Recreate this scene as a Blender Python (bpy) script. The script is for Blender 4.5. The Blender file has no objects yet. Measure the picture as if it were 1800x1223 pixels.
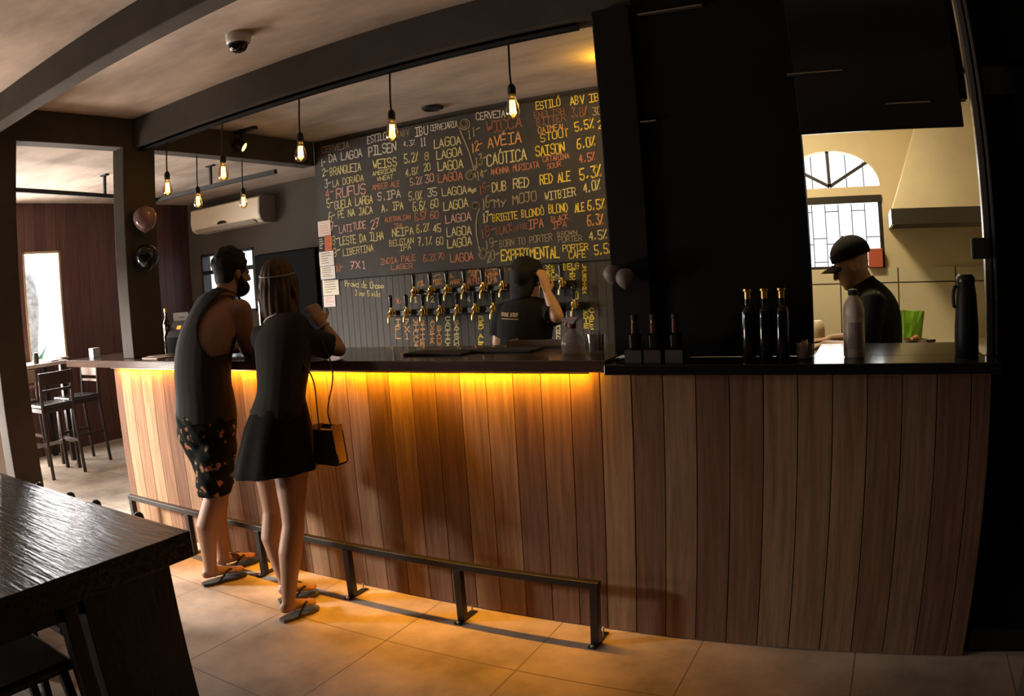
import bpy, bmesh, math, random
from mathutils import Vector, Matrix, Quaternion
random.seed(7)
SC = bpy.context.scene
COL = SC.collection
PI = math.pi

# ------------------------------------------------------------------ camera, world, exposure
cd = bpy.data.cameras.new('camera')
cd.type = 'PANO'                        # the photograph was taken with a wide, barrel-distorting lens
cd.panorama_type = 'FISHEYE_LENS_POLYNOMIAL'
cd.sensor_width = 36.0
cd.fisheye_fov = 2.4
cd.fisheye_polynomial_k0 = 0.0
cd.fisheye_polynomial_k1 = -0.03866978
cd.fisheye_polynomial_k2 = 0.0
cd.fisheye_polynomial_k3 = -6.901538184038306e-07
cd.fisheye_polynomial_k4 = 0.0
cd.clip_start = 0.02
cam = bpy.data.objects.new('camera', cd)
COL.objects.link(cam)
cam.matrix_world = Matrix([[0.884092, 0.011247, 0.467178, 4.282422], [0.463085, 0.113101, -0.879068, -2.547468], [-0.062725, 0.99352, 0.094783, 1.435879], [0.0, 0.0, 0.0, 1.0]])
SC.camera = cam

world = bpy.data.worlds.new('world')
SC.world = world
world.use_nodes = True
wb = world.node_tree.nodes['Background']
wb.inputs[0].default_value = (0.93, 0.96, 1.0, 1)
wb.inputs[1].default_value = 1.7         # bright overcast day outside the windows

SC.view_settings.view_transform = 'Standard'
SC.view_settings.look = 'None'
SC.view_settings.gamma = 1.0
SC.view_settings.use_curve_mapping = False
SC.view_settings.exposure = 0.0
SC.cycles.use_denoising = True
SC.cycles.max_bounces = 6
SC.cycles.diffuse_bounces = 3
SC.cycles.glossy_bounces = 3
SC.cycles.transparent_max_bounces = 12
SC.cycles.sample_clamp_indirect = 4.0
SC.cycles.caustics_reflective = False
SC.cycles.caustics_refractive = False

def area_light(name, loc, aim, sx, sy, power, color, spread=180):
    l = bpy.data.lights.new(name, 'AREA')
    l.shape = 'RECTANGLE'; l.size = sx; l.size_y = sy; l.energy = power; l.color = color; l.spread = math.radians(spread)
    o = bpy.data.objects.new(name, l); COL.objects.link(o)
    o.location = loc
    o.rotation_euler = (Vector(aim) - Vector(loc)).to_track_quat('-Z', 'Y').to_euler()
    return o
# daylight entering through the big openings on the left and the kitchen window
area_light('daylight_front_opening', (-1.85, -3.20, 1.98), (0.35, -0.20, 0.62), 1.6, 0.5, 400, (1.0, 0.93, 0.85), 100)
area_light('ground_bounce_fill', (-2.15, -1.85, 0.10), (0.3, -1.2, 2.64), 1.6, 1.7, 330, (1.0, 0.84, 0.71))  # added fill for the left ceiling, as if off sunlit ground
area_light('daylight_side_opening', (-3.32, 0.15, 1.35), (0, 0.05, 1.45), 0.9, 1.9, 140, (1.0, 0.90, 0.80), 150)
area_light('daylight_side_window', (-3.30, 1.0, 1.55), (0, 0.85, 1.2), 0.44, 1.05, 50, (1.0, 0.96, 0.92))
area_light('daylight_kitchen_window', (4.13, 2.85, 1.75), (4.2, 0.5, 1.3), 0.62, 0.75, 12, (1.0, 0.95, 0.85))

# ------------------------------------------------------------------ materials
def mat(name, col, rough=0.6, metal=0.0, noise=None, bump=None, spec=0.5, emit=None, estr=0.0, stretch=None, coat=0.0, alpha=None):
    m = bpy.data.materials.new(name); m.use_nodes = True
    nt = m.node_tree; p = nt.nodes['Principled BSDF']
    p.inputs['Base Color'].default_value = (*col, 1)
    p.inputs['Roughness'].default_value = rough
    p.inputs['Metallic'].default_value = metal
    p.inputs['Specular IOR Level'].default_value = spec
    p.inputs['Coat Weight'].default_value = coat
    if alpha is not None: p.inputs['Alpha'].default_value = alpha
    if emit:
        p.inputs['Emission Color'].default_value = (*emit, 1)
        p.inputs['Emission Strength'].default_value = estr
    if noise or bump:
        tc = nt.nodes.new('ShaderNodeTexCoord'); mp = nt.nodes.new('ShaderNodeMapping')
        nt.links.new(tc.outputs['Object'], mp.inputs[0])
        if stretch: mp.inputs['Scale'].default_value = stretch
    if noise:
        sc, amt = noise[0], noise[1]
        n = nt.nodes.new('ShaderNodeTexNoise'); n.inputs['Scale'].default_value = sc
        n.inputs['Detail'].default_value = 6; n.inputs['Roughness'].default_value = 0.6
        nt.links.new(mp.outputs[0], n.inputs['Vector'])
        r = nt.nodes.new('ShaderNodeValToRGB')
        r.color_ramp.elements[0].position = 0.3; r.color_ramp.elements[1].position = 0.7
        c2 = noise[2] if len(noise) > 2 else None
        r.color_ramp.elements[0].color = (*[max(0, c*(1-amt)) for c in col], 1)
        r.color_ramp.elements[1].color = (*(c2 if c2 else [min(1, c*(1+amt)) for c in col]), 1)
        nt.links.new(n.outputs['Fac'], r.inputs[0]); nt.links.new(r.outputs[0], p.inputs['Base Color'])
    if bump:
        n2 = nt.nodes.new('ShaderNodeTexNoise'); n2.inputs['Scale'].default_value = bump[0]; n2.inputs['Detail'].default_value = 5
        nt.links.new(mp.outputs[0], n2.inputs['Vector'])
        b = nt.nodes.new('ShaderNodeBump'); b.inputs['Strength'].default_value = bump[1]; b.inputs['Distance'].default_value = 0.01
        nt.links.new(n2.outputs['Fac'], b.inputs['Height']); nt.links.new(b.outputs[0], p.inputs['Normal'])
    return m

def plank_mat(name, stops, rough=0.45, gscale=(14, 14, 0.7), grain=0.35, spec=0.5):
    """wood boards: each face carries a random 'tone' that picks the board's own colour; grain runs along z"""
    m = bpy.data.materials.new(name); m.use_nodes = True
    nt = m.node_tree; p = nt.nodes['Principled BSDF']
    at = nt.nodes.new('ShaderNodeAttribute'); at.attribute_name = 'tone'
    r = nt.nodes.new('ShaderNodeValToRGB'); els = r.color_ramp.elements
    while len(els) < len(stops): els.new(0.5)
    for e, (pos, c) in zip(els, stops): e.position = pos; e.color = (*c, 1)
    nt.links.new(at.outputs['Fac'], r.inputs[0])
    tc = nt.nodes.new('ShaderNodeTexCoord'); mp = nt.nodes.new('ShaderNodeMapping'); mp.inputs['Scale'].default_value = gscale
    ad = nt.nodes.new('ShaderNodeVectorMath'); ad.operation = 'ADD'
    mu = nt.nodes.new('ShaderNodeVectorMath'); mu.operation = 'SCALE'; mu.inputs[3].default_value = 37.0
    nt.links.new(at.outputs['Vector'], mu.inputs[0]); nt.links.new(tc.outputs['Object'], ad.inputs[0]); nt.links.new(mu.outputs[0], ad.inputs[1])
    nt.links.new(ad.outputs[0], mp.inputs[0])
    n = nt.nodes.new('ShaderNodeTexNoise'); n.inputs['Scale'].default_value = 4; n.inputs['Detail'].default_value = 8; n.inputs['Roughness'].default_value = 0.65
    nt.links.new(mp.outputs[0], n.inputs['Vector'])
    mr = nt.nodes.new('ShaderNodeMapRange'); mr.inputs[1].default_value = 0.3; mr.inputs[2].default_value = 0.7
    mr.inputs[3].default_value = 1 - grain; mr.inputs[4].default_value = 1 + grain
    nt.links.new(n.outputs['Fac'], mr.inputs[0])
    mx = nt.nodes.new('ShaderNodeVectorMath'); mx.operation = 'SCALE'
    nt.links.new(r.outputs[0], mx.inputs[0]); nt.links.new(mr.outputs[0], mx.inputs[3])
    nt.links.new(mx.outputs[0], p.inputs['Base Color'])
    b = nt.nodes.new('ShaderNodeBump'); b.inputs['Strength'].default_value = 0.15; b.inputs['Distance'].default_value = 0.004
    nt.links.new(n.outputs['Fac'], b.inputs['Height']); nt.links.new(b.outputs[0], p.inputs['Normal'])
    p.inputs['Roughness'].default_value = rough; p.inputs['Specular IOR Level'].default_value = spec
    return m

def glass_mat(name, tint=(1, 1, 1), opac=0.12, rough=0.03):
    m = bpy.data.materials.new(name); m.use_nodes = True
    nt = m.node_tree; out = nt.nodes['Material Output']; nt.nodes.remove(nt.nodes['Principled BSDF'])
    t = nt.nodes.new('ShaderNodeBsdfTransparent'); t.inputs[0].default_value = (*tint, 1)
    g = nt.nodes.new('ShaderNodeBsdfGlossy'); g.inputs['Roughness'].default_value = rough
    lw = nt.nodes.new('ShaderNodeLayerWeight'); lw.inputs[0].default_value = 0.35
    mr = nt.nodes.new('ShaderNodeMapRange'); mr.inputs[3].default_value = opac*0.5; mr.inputs[4].default_value = min(1, opac*5)
    nt.links.new(lw.outputs['Facing'], mr.inputs[0])
    mx = nt.nodes.new('ShaderNodeMixShader')
    nt.links.new(mr.outputs[0], mx.inputs[0]); nt.links.new(t.outputs[0], mx.inputs[1]); nt.links.new(g.outputs[0], mx.inputs[2])
    nt.links.new(mx.outputs[0], out.inputs['Surface'])
    return m

def emit_mat(name, col, strength):
    return mat(name, (0, 0, 0), emit=col, estr=strength, rough=1)

def grid_mat(name, col, line, size, origin, axes, lw=0.006, rough=0.5, noise=(3, 0.25), bumpy=0.1):
    """slabs with grout: size/origin/axes give the joint grid in object space"""
    m = mat(name, col, rough, noise=noise, bump=(6, bumpy))
    nt = m.node_tree; p = nt.nodes['Principled BSDF']
    base = p.inputs['Base Color'].links[0].from_socket
    tc = nt.nodes.new('ShaderNodeTexCoord'); sx = nt.nodes.new('ShaderNodeSeparateXYZ'); nt.links.new(tc.outputs['Object'], sx.inputs[0])
    outs = []
    for ax, s, o in zip(axes, size, origin):
        a = nt.nodes.new('ShaderNodeMath'); a.operation = 'SUBTRACT'; a.inputs[1].default_value = o - lw/2
        nt.links.new(sx.outputs[ax], a.inputs[0])
        f = nt.nodes.new('ShaderNodeMath'); f.operation = 'FLOORED_MODULO'; f.inputs[1].default_value = s
        nt.links.new(a.outputs[0], f.inputs[0])
        l = nt.nodes.new('ShaderNodeMath'); l.operation = 'LESS_THAN'; l.inputs[1].default_value = lw
        nt.links.new(f.outputs[0], l.inputs[0]); outs.append(l)
    mxm = nt.nodes.new('ShaderNodeMath'); mxm.operation = 'MAXIMUM'
    nt.links.new(outs[0].outputs[0], mxm.inputs[0]); nt.links.new(outs[1].outputs[0], mxm.inputs[1])
    mc = nt.nodes.new('ShaderNodeMixRGB'); mc.inputs[2].default_value = (*line, 1)
    nt.links.new(mxm.outputs[0], mc.inputs[0]); nt.links.new(base, mc.inputs[1]); nt.links.new(mc.outputs[0], p.inputs['Base Color'])
    return m

# ------------------------------------------------------------------ mesh helpers
def NB(): return bmesh.new()
def box(bm, lo, hi, bev=0.0):
    lo, hi = Vector(lo), Vector(hi)
    r = bmesh.ops.create_cube(bm, size=1.0, matrix=Matrix.Translation((lo+hi)/2) @ Matrix.Diagonal((*(hi-lo), 1)))
    if bev > 0:
        es = list({e for v in r['verts'] for e in v.link_edges})
        bmesh.ops.bevel(bm, geom=es, offset=bev, segments=2, affect='EDGES', profile=0.5)
def obox(bm, c, ux, uy, uz, hx, hy, hz, bev=0.0):
    M = Matrix((Vector(ux).normalized(), Vector(uy).normalized(), Vector(uz).normalized())).transposed().to_4x4()
    M = Matrix.Translation(c) @ M @ Matrix.Diagonal((2*hx, 2*hy, 2*hz, 1))
    r = bmesh.ops.create_cube(bm, size=1.0, matrix=M)
    if bev > 0:
        es = list({e for v in r['verts'] for e in v.link_edges})
        bmesh.ops.bevel(bm, geom=es, offset=bev, segments=2, affect='EDGES', profile=0.5)
def beam(bm, a, b, w, h, up=(0, 0, 1), bev=0.0):
    a, b = Vector(a), Vector(b); d = b - a
    s = d.cross(Vector(up))
    if s.length < 1e-6: s = Vector((1, 0, 0))
    obox(bm, (a+b)/2, d, s, s.cross(d), d.length/2, w/2, h/2, bev)
def tube(bm, pts, rad, n=12, side=(1, 0, 0), cap=True, dome=True):
    """closed loft along pts; radii are scalars or (a, b), a lying along `side`"""
    pts = [Vector(p) for p in pts]
    rad = [(r, r) if isinstance(r, (int, float)) else r for r in rad]
    N = len(pts); T = []
    for i in range(N):
        a = pts[max(i-1, 0)]; b = pts[min(i+1, N-1)]; d = b - a
        T.append(d.normalized() if d.length > 1e-9 else Vector((0, 0, 1)))
    rows = []
    prev = None
    def ring(c, t, a, b):
        nonlocal prev
        s = Vector(side) if prev is None else prev
        s = s - t*s.dot(t)
        if s.length < 1e-4: s = t.orthogonal()
        s.normalize(); prev = s
        u = t.cross(s)
        return [bm.verts.new(c + s*a*math.cos(2*PI*k/n) + u*b*math.sin(2*PI*k/n)) for k in range(n)]
    if dome:
        m = (rad[0][0]+rad[0][1])/2
        for f in (0.92, 0.6): rows.append(ring(pts[0]-T[0]*m*f, T[0], rad[0][0]*math.sqrt(1-f*f), rad[0][1]*math.sqrt(1-f*f)))
    for i in range(N): rows.append(ring(pts[i], T[i], *rad[i]))
    if dome:
        m = (rad[-1][0]+rad[-1][1])/2
        for f in (0.6, 0.92): rows.append(ring(pts[-1]+T[-1]*m*f, T[-1], rad[-1][0]*math.sqrt(1-f*f), rad[-1][1]*math.sqrt(1-f*f)))
    for r0, r1 in zip(rows, rows[1:]):
        for k in range(n): bm.faces.new((r0[k], r0[(k+1) % n], r1[(k+1) % n], r1[k]))
    if cap:
        bm.faces.new(list(reversed(rows[0]))); bm.faces.new(rows[-1])
def smooth_path(pts, sub=4):
    P = [Vector(p) for p in pts]; out = []
    for i in range(len(P)-1):
        p0 = P[max(i-1, 0)]; p1 = P[i]; p2 = P[i+1]; p3 = P[min(i+2, len(P)-1)]
        for k in range(sub):
            t = k/sub
            out.append(0.5*((2*p1)+(p2-p0)*t+(2*p0-5*p1+4*p2-p3)*t*t+(3*p1-p0-3*p2+p3)*t**3))
    out.append(P[-1]); return out
def wire(bm, pts, r, n=8, sub=5):
    q = smooth_path(pts, sub) if sub > 1 else [Vector(p) for p in pts]
    tube(bm, q, [r]*len(q), n, dome=False)
def lathe(bm, prof, c=(0, 0, 0), n=20, axis=None, sx=1.0, sy=1.0):
    """profile of (radius, height) pairs turned about z (or about `axis`)"""
    Q = Vector((0, 0, 1)).rotation_difference(Vector(axis).normalized()) if axis else Quaternion()
    rows = []
    for r, z in prof:
        rows.append([bm.verts.new(Vector(c) + Q @ Vector((max(r, 1e-4)*sx*math.cos(2*PI*k/n), max(r, 1e-4)*sy*math.sin(2*PI*k/n), z))) for k in range(n)])
    for a, b in zip(rows, rows[1:]):
        for k in range(n): bm.faces.new((a[k], a[(k+1) % n], b[(k+1) % n], b[k]))
    bm.faces.new(list(reversed(rows[0]))); bm.faces.new(rows[-1])
def ball(bm, c, r, sub=2, rot=None):
    r = (r, r, r) if isinstance(r, (int, float)) else r
    M = Matrix.Translation(c)
    if rot is not None: M = M @ rot.to_4x4()
    bmesh.ops.create_icosphere(bm, subdivisions=sub, radius=1.0, matrix=M @ Matrix.Diagonal((*r, 1)))
def prism(bm, poly, axis, lo, hi):
    """polygon of (u, v) pairs extruded along axis 0/1/2"""
    def P(u, v, w): return {0: (w, u, v), 1: (u, w, v), 2: (u, v, w)}[axis]
    a = [bm.verts.new(P(u, v, lo)) for u, v in poly]; b = [bm.verts.new(P(u, v, hi)) for u, v in poly]
    bm.faces.new(a); bm.faces.new(list(reversed(b)))
    for i in range(len(poly)):
        j = (i+1) % len(poly); bm.faces.new((a[i], b[i], b[j], a[j]))

def obj(name, bm, m, parent=None, smooth=False, world=True):
    """link a bmesh as ONE mesh object; geometry is given in world space and made local to its parent"""
    bmesh.ops.recalc_face_normals(bm, faces=bm.faces[:])
    if parent is not None and world:
        o0 = origin(parent)
        bmesh.ops.translate(bm, verts=bm.verts[:], vec=-o0)
    me = bpy.data.meshes.new(name); bm.to_mesh(me); bm.free()
    for mm in (m if isinstance(m, (list, tuple)) else [m]): me.materials.append(mm)
    if smooth is True:
        for p in me.polygons: p.use_smooth = True
    elif smooth:
        me.shade_smooth() if hasattr(me, 'shade_smooth') else None
        if hasattr(me, 'set_sharp_from_angle'): me.set_sharp_from_angle(angle=math.radians(smooth))
    o = bpy.data.objects.new(name, me); COL.objects.link(o)
    if parent is not None: o.parent = parent
    return o
def origin(o):
    v = Vector((0, 0, 0))
    while o is not None: v = v + o.location; o = o.parent
    return v
def tag(o, label, cat, group=None, kind=None):
    o['label'] = label; o['category'] = cat
    if group: o['group'] = group
    if kind: o['kind'] = kind
    return o
def thing(name, label, cat, loc, group=None):
    o = bpy.data.objects.new(name, None); o.empty_display_size = 0.05
    COL.objects.link(o); o.location = loc
    return tag(o, label, cat, group)
def struct(name, bm, m, parent=None, smooth=False):
    o = obj(name, bm, m, parent, smooth)
    if parent is None: o['kind'] = 'structure'
    return o
def dup(root, loc, rotz=0.0, label=None):
    r = root.copy(); COL.objects.link(r); r.location = loc; r.rotation_euler = (0, 0, rotz)
    if label: r['label'] = label
    for ch in root.children:
        c = ch.copy(); COL.objects.link(c); c.parent = r
        for g in ch.children:
            d = g.copy(); COL.objects.link(d); d.parent = c
    return r
def tones(o, fn):
    """store a per-board tone on the faces"""
    me = o.data; a = me.attributes.new('tone', 'FLOAT', 'FACE')
    for p in me.polygons: a.data[p.index].value = fn(p.center)
def pick(o, fn):
    for p in o.data.polygons: p.material_index = fn(p)
def boards(bm, axis, u0, u1, pitch, lo, hi, gap=0.003, bev=0.0015, off=0.0):
    """row of boards along x (axis 0) or y (axis 1); lo/hi are (depth0, z0), (depth1, z1)"""
    k0 = math.floor((u0-off)/pitch); k1 = math.ceil((u1-off)/pitch)
    for k in range(k0, k1):
        a = max(u0, off+k*pitch)+gap/2; b = min(u1, off+(k+1)*pitch)-gap/2
        if b-a < 0.004: continue
        if axis == 0: box(bm, (a, lo[0], lo[1]), (b, hi[0], hi[1]), bev)
        else: box(bm, (lo[0], a, lo[1]), (hi[0], b, hi[1]), bev)
def rnd_tone(pitch, off, ax, seed):
    R = {}
    def f(c):
        k = math.floor((c[ax]-off)/pitch)
        if k not in R: R[k] = random.Random(seed*977+k).random()
        return R[k]
    return f
# ------------------------------------------------------------------ materials in use
M_floor = grid_mat('floor tile', (0.46, 0.38, 0.305), (0.21, 0.165, 0.125), (0.605, 0.605), (2.483, -0.43), (0, 1), 0.006, 0.6, noise=(2.6, 0.42), bumpy=0.05)
M_ceil = mat('stained concrete', (0.46, 0.365, 0.295), 0.9, noise=(1.6, 0.30), bump=(9, 0.12), stretch=(1, 2.4, 1))
M_grey = mat('grey painted concrete', (0.085, 0.075, 0.066), 0.85, spec=0.12, noise=(4, 0.15), bump=(20, 0.08))
M_greyw = mat('grey plaster', (0.075, 0.063, 0.05), 0.85, noise=(3, 0.12), bump=(25, 0.05))
M_black = mat('black painted wall', (0.004, 0.0035, 0.0035), 0.6, spec=0.2, noise=(6, 0.3))
M_blackgloss = mat('black gloss', (0.008, 0.008, 0.009), 0.22)
M_redwood = plank_mat('red brown cladding', [(0.0, (0.075, 0.032, 0.030)), (0.5, (0.10, 0.043, 0.038)), (1.0, (0.12, 0.055, 0.042))], 0.5)
M_cream = mat('cream kitchen paint', (0.66, 0.57, 0.40), 0.8, noise=(3, 0.06))
M_tile = grid_mat('kitchen wall tile', (0.66, 0.60, 0.46), (0.06, 0.05, 0.035), (0.40, 0.42), (0.10, 1.293), (0, 2), 0.009, 0.25, noise=(3, 0.05), bumpy=0.0)
M_outwhite = mat('plain wall', (0.45, 0.42, 0.38), 0.9)
M_pane = glass_mat('window pane', (0.97, 0.98, 1.0), 0.08, 0.02)
M_revealw = mat('light wood reveal', (0.45, 0.33, 0.20), 0.5, noise=(8, 0.2), stretch=(4, 4, 1))
M_dkframe = mat('dark frame', (0.02, 0.017, 0.015), 0.4)
M_frost = mat('frosted pane', (0.9, 0.85, 0.72), 0.6, emit=(1, 0.93, 0.78), estr=0.0)

# ------------------------------------------------------------------ room shell
bm = NB(); box(bm, (-3.3, -6.2, -0.1), (6.2, 3.4, 0.0)); struct('floor', bm, M_floor)
bm = NB(); box(bm, (-3.3, -6.2, 2.64), (6.2, 3.4, 2.78)); struct('ceiling', bm, M_ceil)
# left wall: unseen part near the camera shaped to steer daylight through its opening; clad in boards beside the bar, with a tall window
bm = NB()
box(bm, (-1.25, -6.2, 0), (-1.1, -2.5, 2.64)); box(bm, (-1.25, -2.5, 1.74), (-1.1, -1.1, 2.64)); box(bm, (-1.25, -2.5, 0), (-1.1, -1.1, 0.2)); box(bm, (-1.25, -1.1, 0), (-1.1, -0.55, 2.64)); box(bm, (-3.25, -0.55, 0), (-1.1, -0.42, 2.64))
box(bm, (-3.25, -0.42, 0), (-3.1, -0.32, 2.64)); box(bm, (-3.25, -0.32, 2.4), (-3.1, 0.62, 2.64)); box(bm, (-3.25, -0.32, 0), (-3.1, 0.62, 0.3))
box(bm, (-3.25, 0.62, 0), (-3.13, 0.78, 2.64)); box(bm, (-3.25, 1.25, 0), (-3.13, 3.2, 2.64)); box(bm, (-3.25, 0.78, 0), (-3.13, 1.25, 0.98)); box(bm, (-3.25, 0.78, 2.13), (-3.13, 1.25, 2.64))
struct('wall_left', bm, M_outwhite)
bm = NB()
boards(bm, 1, 0.62, 0.78, 0.135, (-3.13, 0), (-3.1, 2.64)); boards(bm, 1, 1.25, 3.1, 0.135, (-3.13, 0), (-3.1, 2.64))
boards(bm, 1, 0.78, 1.25, 0.135, (-3.13, 0), (-3.1, 0.98)); boards(bm, 1, 0.78, 1.25, 0.135, (-3.13, 2.13), (-3.1, 2.64))
o = struct('wall_left_cladding_boards', bm, M_redwood); tones(o, rnd_tone(0.135, 0, 1, 3))
# back wall of the left room with a window behind the man's head
bm = NB()
X0, X1, Z0, Z1 = -2.88, -1.90, 1.28, 2.00
box(bm, (-3.1, 3.1, 0), (X0, 3.25, 2.64)); box(bm, (X1, 3.1, 0), (0.35, 3.25, 2.64)); box(bm, (X0, 3.1, 0), (X1, 3.25, Z0)); box(bm, (X0, 3.1, Z1), (X1, 3.25, 2.64))
struct('wall_back', bm, M_greyw)
# bar back wall (carries the chalkboard) and the wall between bar and kitchen
bm = NB(); box(bm, (0.28, 1.82, 0), (3.36, 1.95, 2.64)); struct('wall_bar_back', bm, mat('bar back wall', (0.035, 0.03, 0.027), 0.8, noise=(5, 0.2)))
bm = NB(); box(bm, (0.22, 1.95, 0), (0.35, 3.1, 2.64)); struct('wall_bar_side', bm, M_greyw)
bm = NB(); box(bm, (3.36, 0.60, 0), (3.50, 2.6, 2.64)); struct('wall_kitchen_left', bm, M_cream)
# kitchen back wall with an arched window
KX0, KX1, KZ0, KZ1, KZ2 = 3.62, 4.415, 1.392, 1.875, 1.935
cxk, rk = 4.063, 0.350
bm = NB()
box(bm, (3.5, 2.5, 0.0), (KX0, 2.62, 2.64)); box(bm, (KX1, 2.5, 0.0), (5.75, 2.62, 2.64)); box(bm, (KX0, 2.5, 0), (KX1, 2.62, KZ0)); box(bm, (KX0, 2.5, KZ1), (KX1, 2.62, KZ2))
arc = [(cxk+rk*math.cos(PI*k/20), KZ2+0.72*rk*math.sin(PI*k/20)) for k in range(21)]
for k in range(20):
    (ua, va), (ub, vb) = arc[k], arc[k+1]
    prism(bm, [(ua, va), (ua, 2.64), (ub, 2.64), (ub, vb)], 1, 2.5, 2.62)
box(bm, (KX0, 2.5, KZ2), (cxk-rk, 2.62, 2.64)); box(bm, (cxk+rk, 2.5, KZ2), (KX1+0.001, 2.62, 2.64))
struct('wall_kitchen_back', bm, M_cream)
bm = NB(); box(bm, (3.5, 2.485, 0.0), (5.75, 2.4995, KZ0-0.002)); struct('wall_kitchen_tiles', bm, M_tile)
bm = NB(); box(bm, (5.62, 0.12, 0), (5.75, 2.5, 2.64)); struct('wall_kitchen_right', bm, M_cream)
# black wall around the serving hatch
bm = NB()
box(bm, (3.50, 0.06, 1.114), (4.083, 0.12, 2.64)); box(bm, (4.083, 0.06, 1.985), (4.70, 0.12, 2.64)); box(bm, (4.725, 0.06, 0.0), (6.2, 0.12, 2.64)); box(bm, (3.36, 0.06, 0.0), (4.725, 0.12, 1.07))
struct('wall_hatch', bm, M_black)
bm = NB(); box(bm, (4.083, 0.045, 1.884), (4.672, 0.058, 2.62), 0.002); struct('trim_1', bm, M_blackgloss)      # raised hatch shutter
bm = NB(); box(bm, (4.706, 0.02, 1.114), (4.729, 0.06, 2.64), 0.003); box(bm, (4.736, 0.02, 1.114), (4.748, 0.045, 2.64), 0.002); struct('trim_2', bm, mat('grey metal trim', (0.20, 0.19, 0.18), 0.35, metal=0.6))
bm = NB(); box(bm, (4.74, 0.035, 0.0), (5.9, 0.06, 0.10), 0.003); struct('baseboard_right', bm, M_blackgloss)
bm = NB(); box(bm, (4.76, 0.03, 1.99), (6.1, 0.06, 2.09), 0.003); struct('trim_3', bm, M_blackgloss)
for i, (a, b, z) in enumerate([(4.06, 4.26, 2.103), (4.40, 4.56, 1.973), (3.45, 3.56, 1.985), (3.53, 3.78, 2.408)]):
    bm = NB(); box(bm, (a, 0.036, z-0.002), (b, 0.0595, z+0.003), 0.001); struct('trim_%d' % (4+i), bm, mat('thin glint strip', (0.4, 0.36, 0.3), 0.3, metal=0.8))  # added strips standing for glints on the black wall
bm = NB(); box(bm, (6.05, -6.2, 0), (6.2, 3.4, 2.64)); struct('wall_right', bm, mat('dark right wall', (0.015, 0.013, 0.012), 0.8))
bm = NB(); box(bm, (-3.3, -6.2, 0), (6.2, -6.05, 2.64)); struct('wall_front', bm, mat('dark front wall', (0.03, 0.027, 0.024), 0.8))
# beams and pillars
bm = NB(); box(bm, (0.28, -1.0, 2.475), (6.0, -0.905, 2.645), 0.006); struct('beam', bm, M_grey)
bm = NB(); box(bm, (0.28, 0.075, 2.45), (6.0, 0.20, 2.645), 0.006); struct('beam', bm, M_grey)
bm = NB(); box(bm, (0.15, -6.0, 2.45), (0.28, 1.82, 2.645), 0.006); struct('lintel', bm, M_grey)
bm = NB(); box(bm, (0.15, -0.005, 1.1265), (0.28, 0.25, 2.455), 0.006); struct('pillar', bm, M_grey)
bm = NB(); box(bm, (0.15, -0.95, 0), (0.28, -0.77, 2.455), 0.006); struct('pillar', bm, M_grey)
bm = NB(); box(bm, (3.345, 0.03, 1.1265), (3.50, 0.20, 2.455), 0.006); struct('pillar', bm, mat('dark pillar paint', (0.010, 0.009, 0.0085), 0.7, spec=0.15, noise=(5, 0.2)))
bm = NB(); box(bm, (4.905, -0.42, 0), (5.2, -0.27, 2.645), 0.006); struct('pillar', bm, M_grey)
# windows
w1 = struct('window_1', NB(), M_revealw)
bm = NB()
for lo, hi in [((-3.24, 0.78, 0.98), (-3.09, 0.80, 2.13)), ((-3.24, 1.225, 0.98), (-3.09, 1.25, 2.13)), ((-3.24, 0.78, 2.105), (-3.09, 1.25, 2.13)), ((-3.24, 0.78, 0.98), (-3.06, 1.25, 1.0))]: box(bm, lo, hi, 0.003)
obj('window_frame', bm, M_revealw, w1)
bm = NB(); box(bm, (-3.205, 0.80, 1.0), (-3.199, 1.225, 2.105)); obj('window_pane', bm, M_pane, w1)
w2 = struct('window_2', NB(), M_dkframe)
bm = NB()
box(bm, (X0, 3.10, Z0), (X0+0.03, 3.2, Z1)); box(bm, (X1-0.03, 3.10, Z0), (X1, 3.2, Z1)); box(bm, (X0, 3.10, Z1-0.03), (X1, 3.2, Z1)); box(bm, (X0, 3.10, Z0), (X1, 3.2, Z0+0.03)); box(bm, (X0, 3.11, 1.755), (X1, 3.18, 1.80)); box(bm, (-2.36, 3.11, Z0), (-2.33, 3.18, Z1))
obj('window_frame', bm, M_dkframe, w2)
bm = NB(); box(bm, (X0+.03, 3.155, Z0+.03), (X1-.03, 3.16, Z1-.03)); obj('window_pane', bm, M_pane, w2)
w3 = struct('window_3', NB(), M_dkframe)
bm = NB(); t = 0.028
box(bm, (KX0, 2.50, KZ0), (KX1, 2.58, KZ0+0.018)); box(bm, (KX0, 2.49, KZ1-0.05), (KX1, 2.58, KZ1)); box(bm, (KX0, 2.50, KZ0), (KX0+t, 2.58, KZ1)); box(bm, (KX1-t, 2.50, KZ0), (KX1, 2.58, KZ1))
for a in (38, 90, 142):
    e = Vector((math.cos(math.radians(a))*rk*0.98, 0, math.sin(math.radians(a))*rk*0.72*0.98)); beam(bm, Vector((cxk, 2.55, KZ2+0.012)), Vector((cxk, 2.55, KZ2+0.012))+e, 0.022, 0.03, up=(0, 1, 0))
obj('window_frame', bm, M_dkframe, w3)
bm = NB()
for i in range(1, 8):
    x = KX0+t+(KX1-KX0-2*t)*i/8
    box(bm, (x-0.003, 2.56, KZ0+0.018), (x+0.003, 2.57, KZ1-0.05))
    zz = KZ0+0.05 if i % 2 else KZ1-0.10
for i in range(8):
    xa = KX0+t+(KX1-KX0-2*t)*i/8; xb = KX0+t+(KX1-KX0-2*t)*(i+1)/8
    for z in ((1.60, 1.44) if i % 2 else (1.78, 1.56)): box(bm, (xa, 2.56, z-0.003), (xb, 2.57, z+0.003))
for a in (-0.24, -0.12, 0.12, 0.24): box(bm, (cxk+a-0.003, 2.56, KZ2), (cxk+a+0.003, 2.57, KZ2+0.72*math.sqrt(rk*rk-a*a)*0.95))
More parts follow.
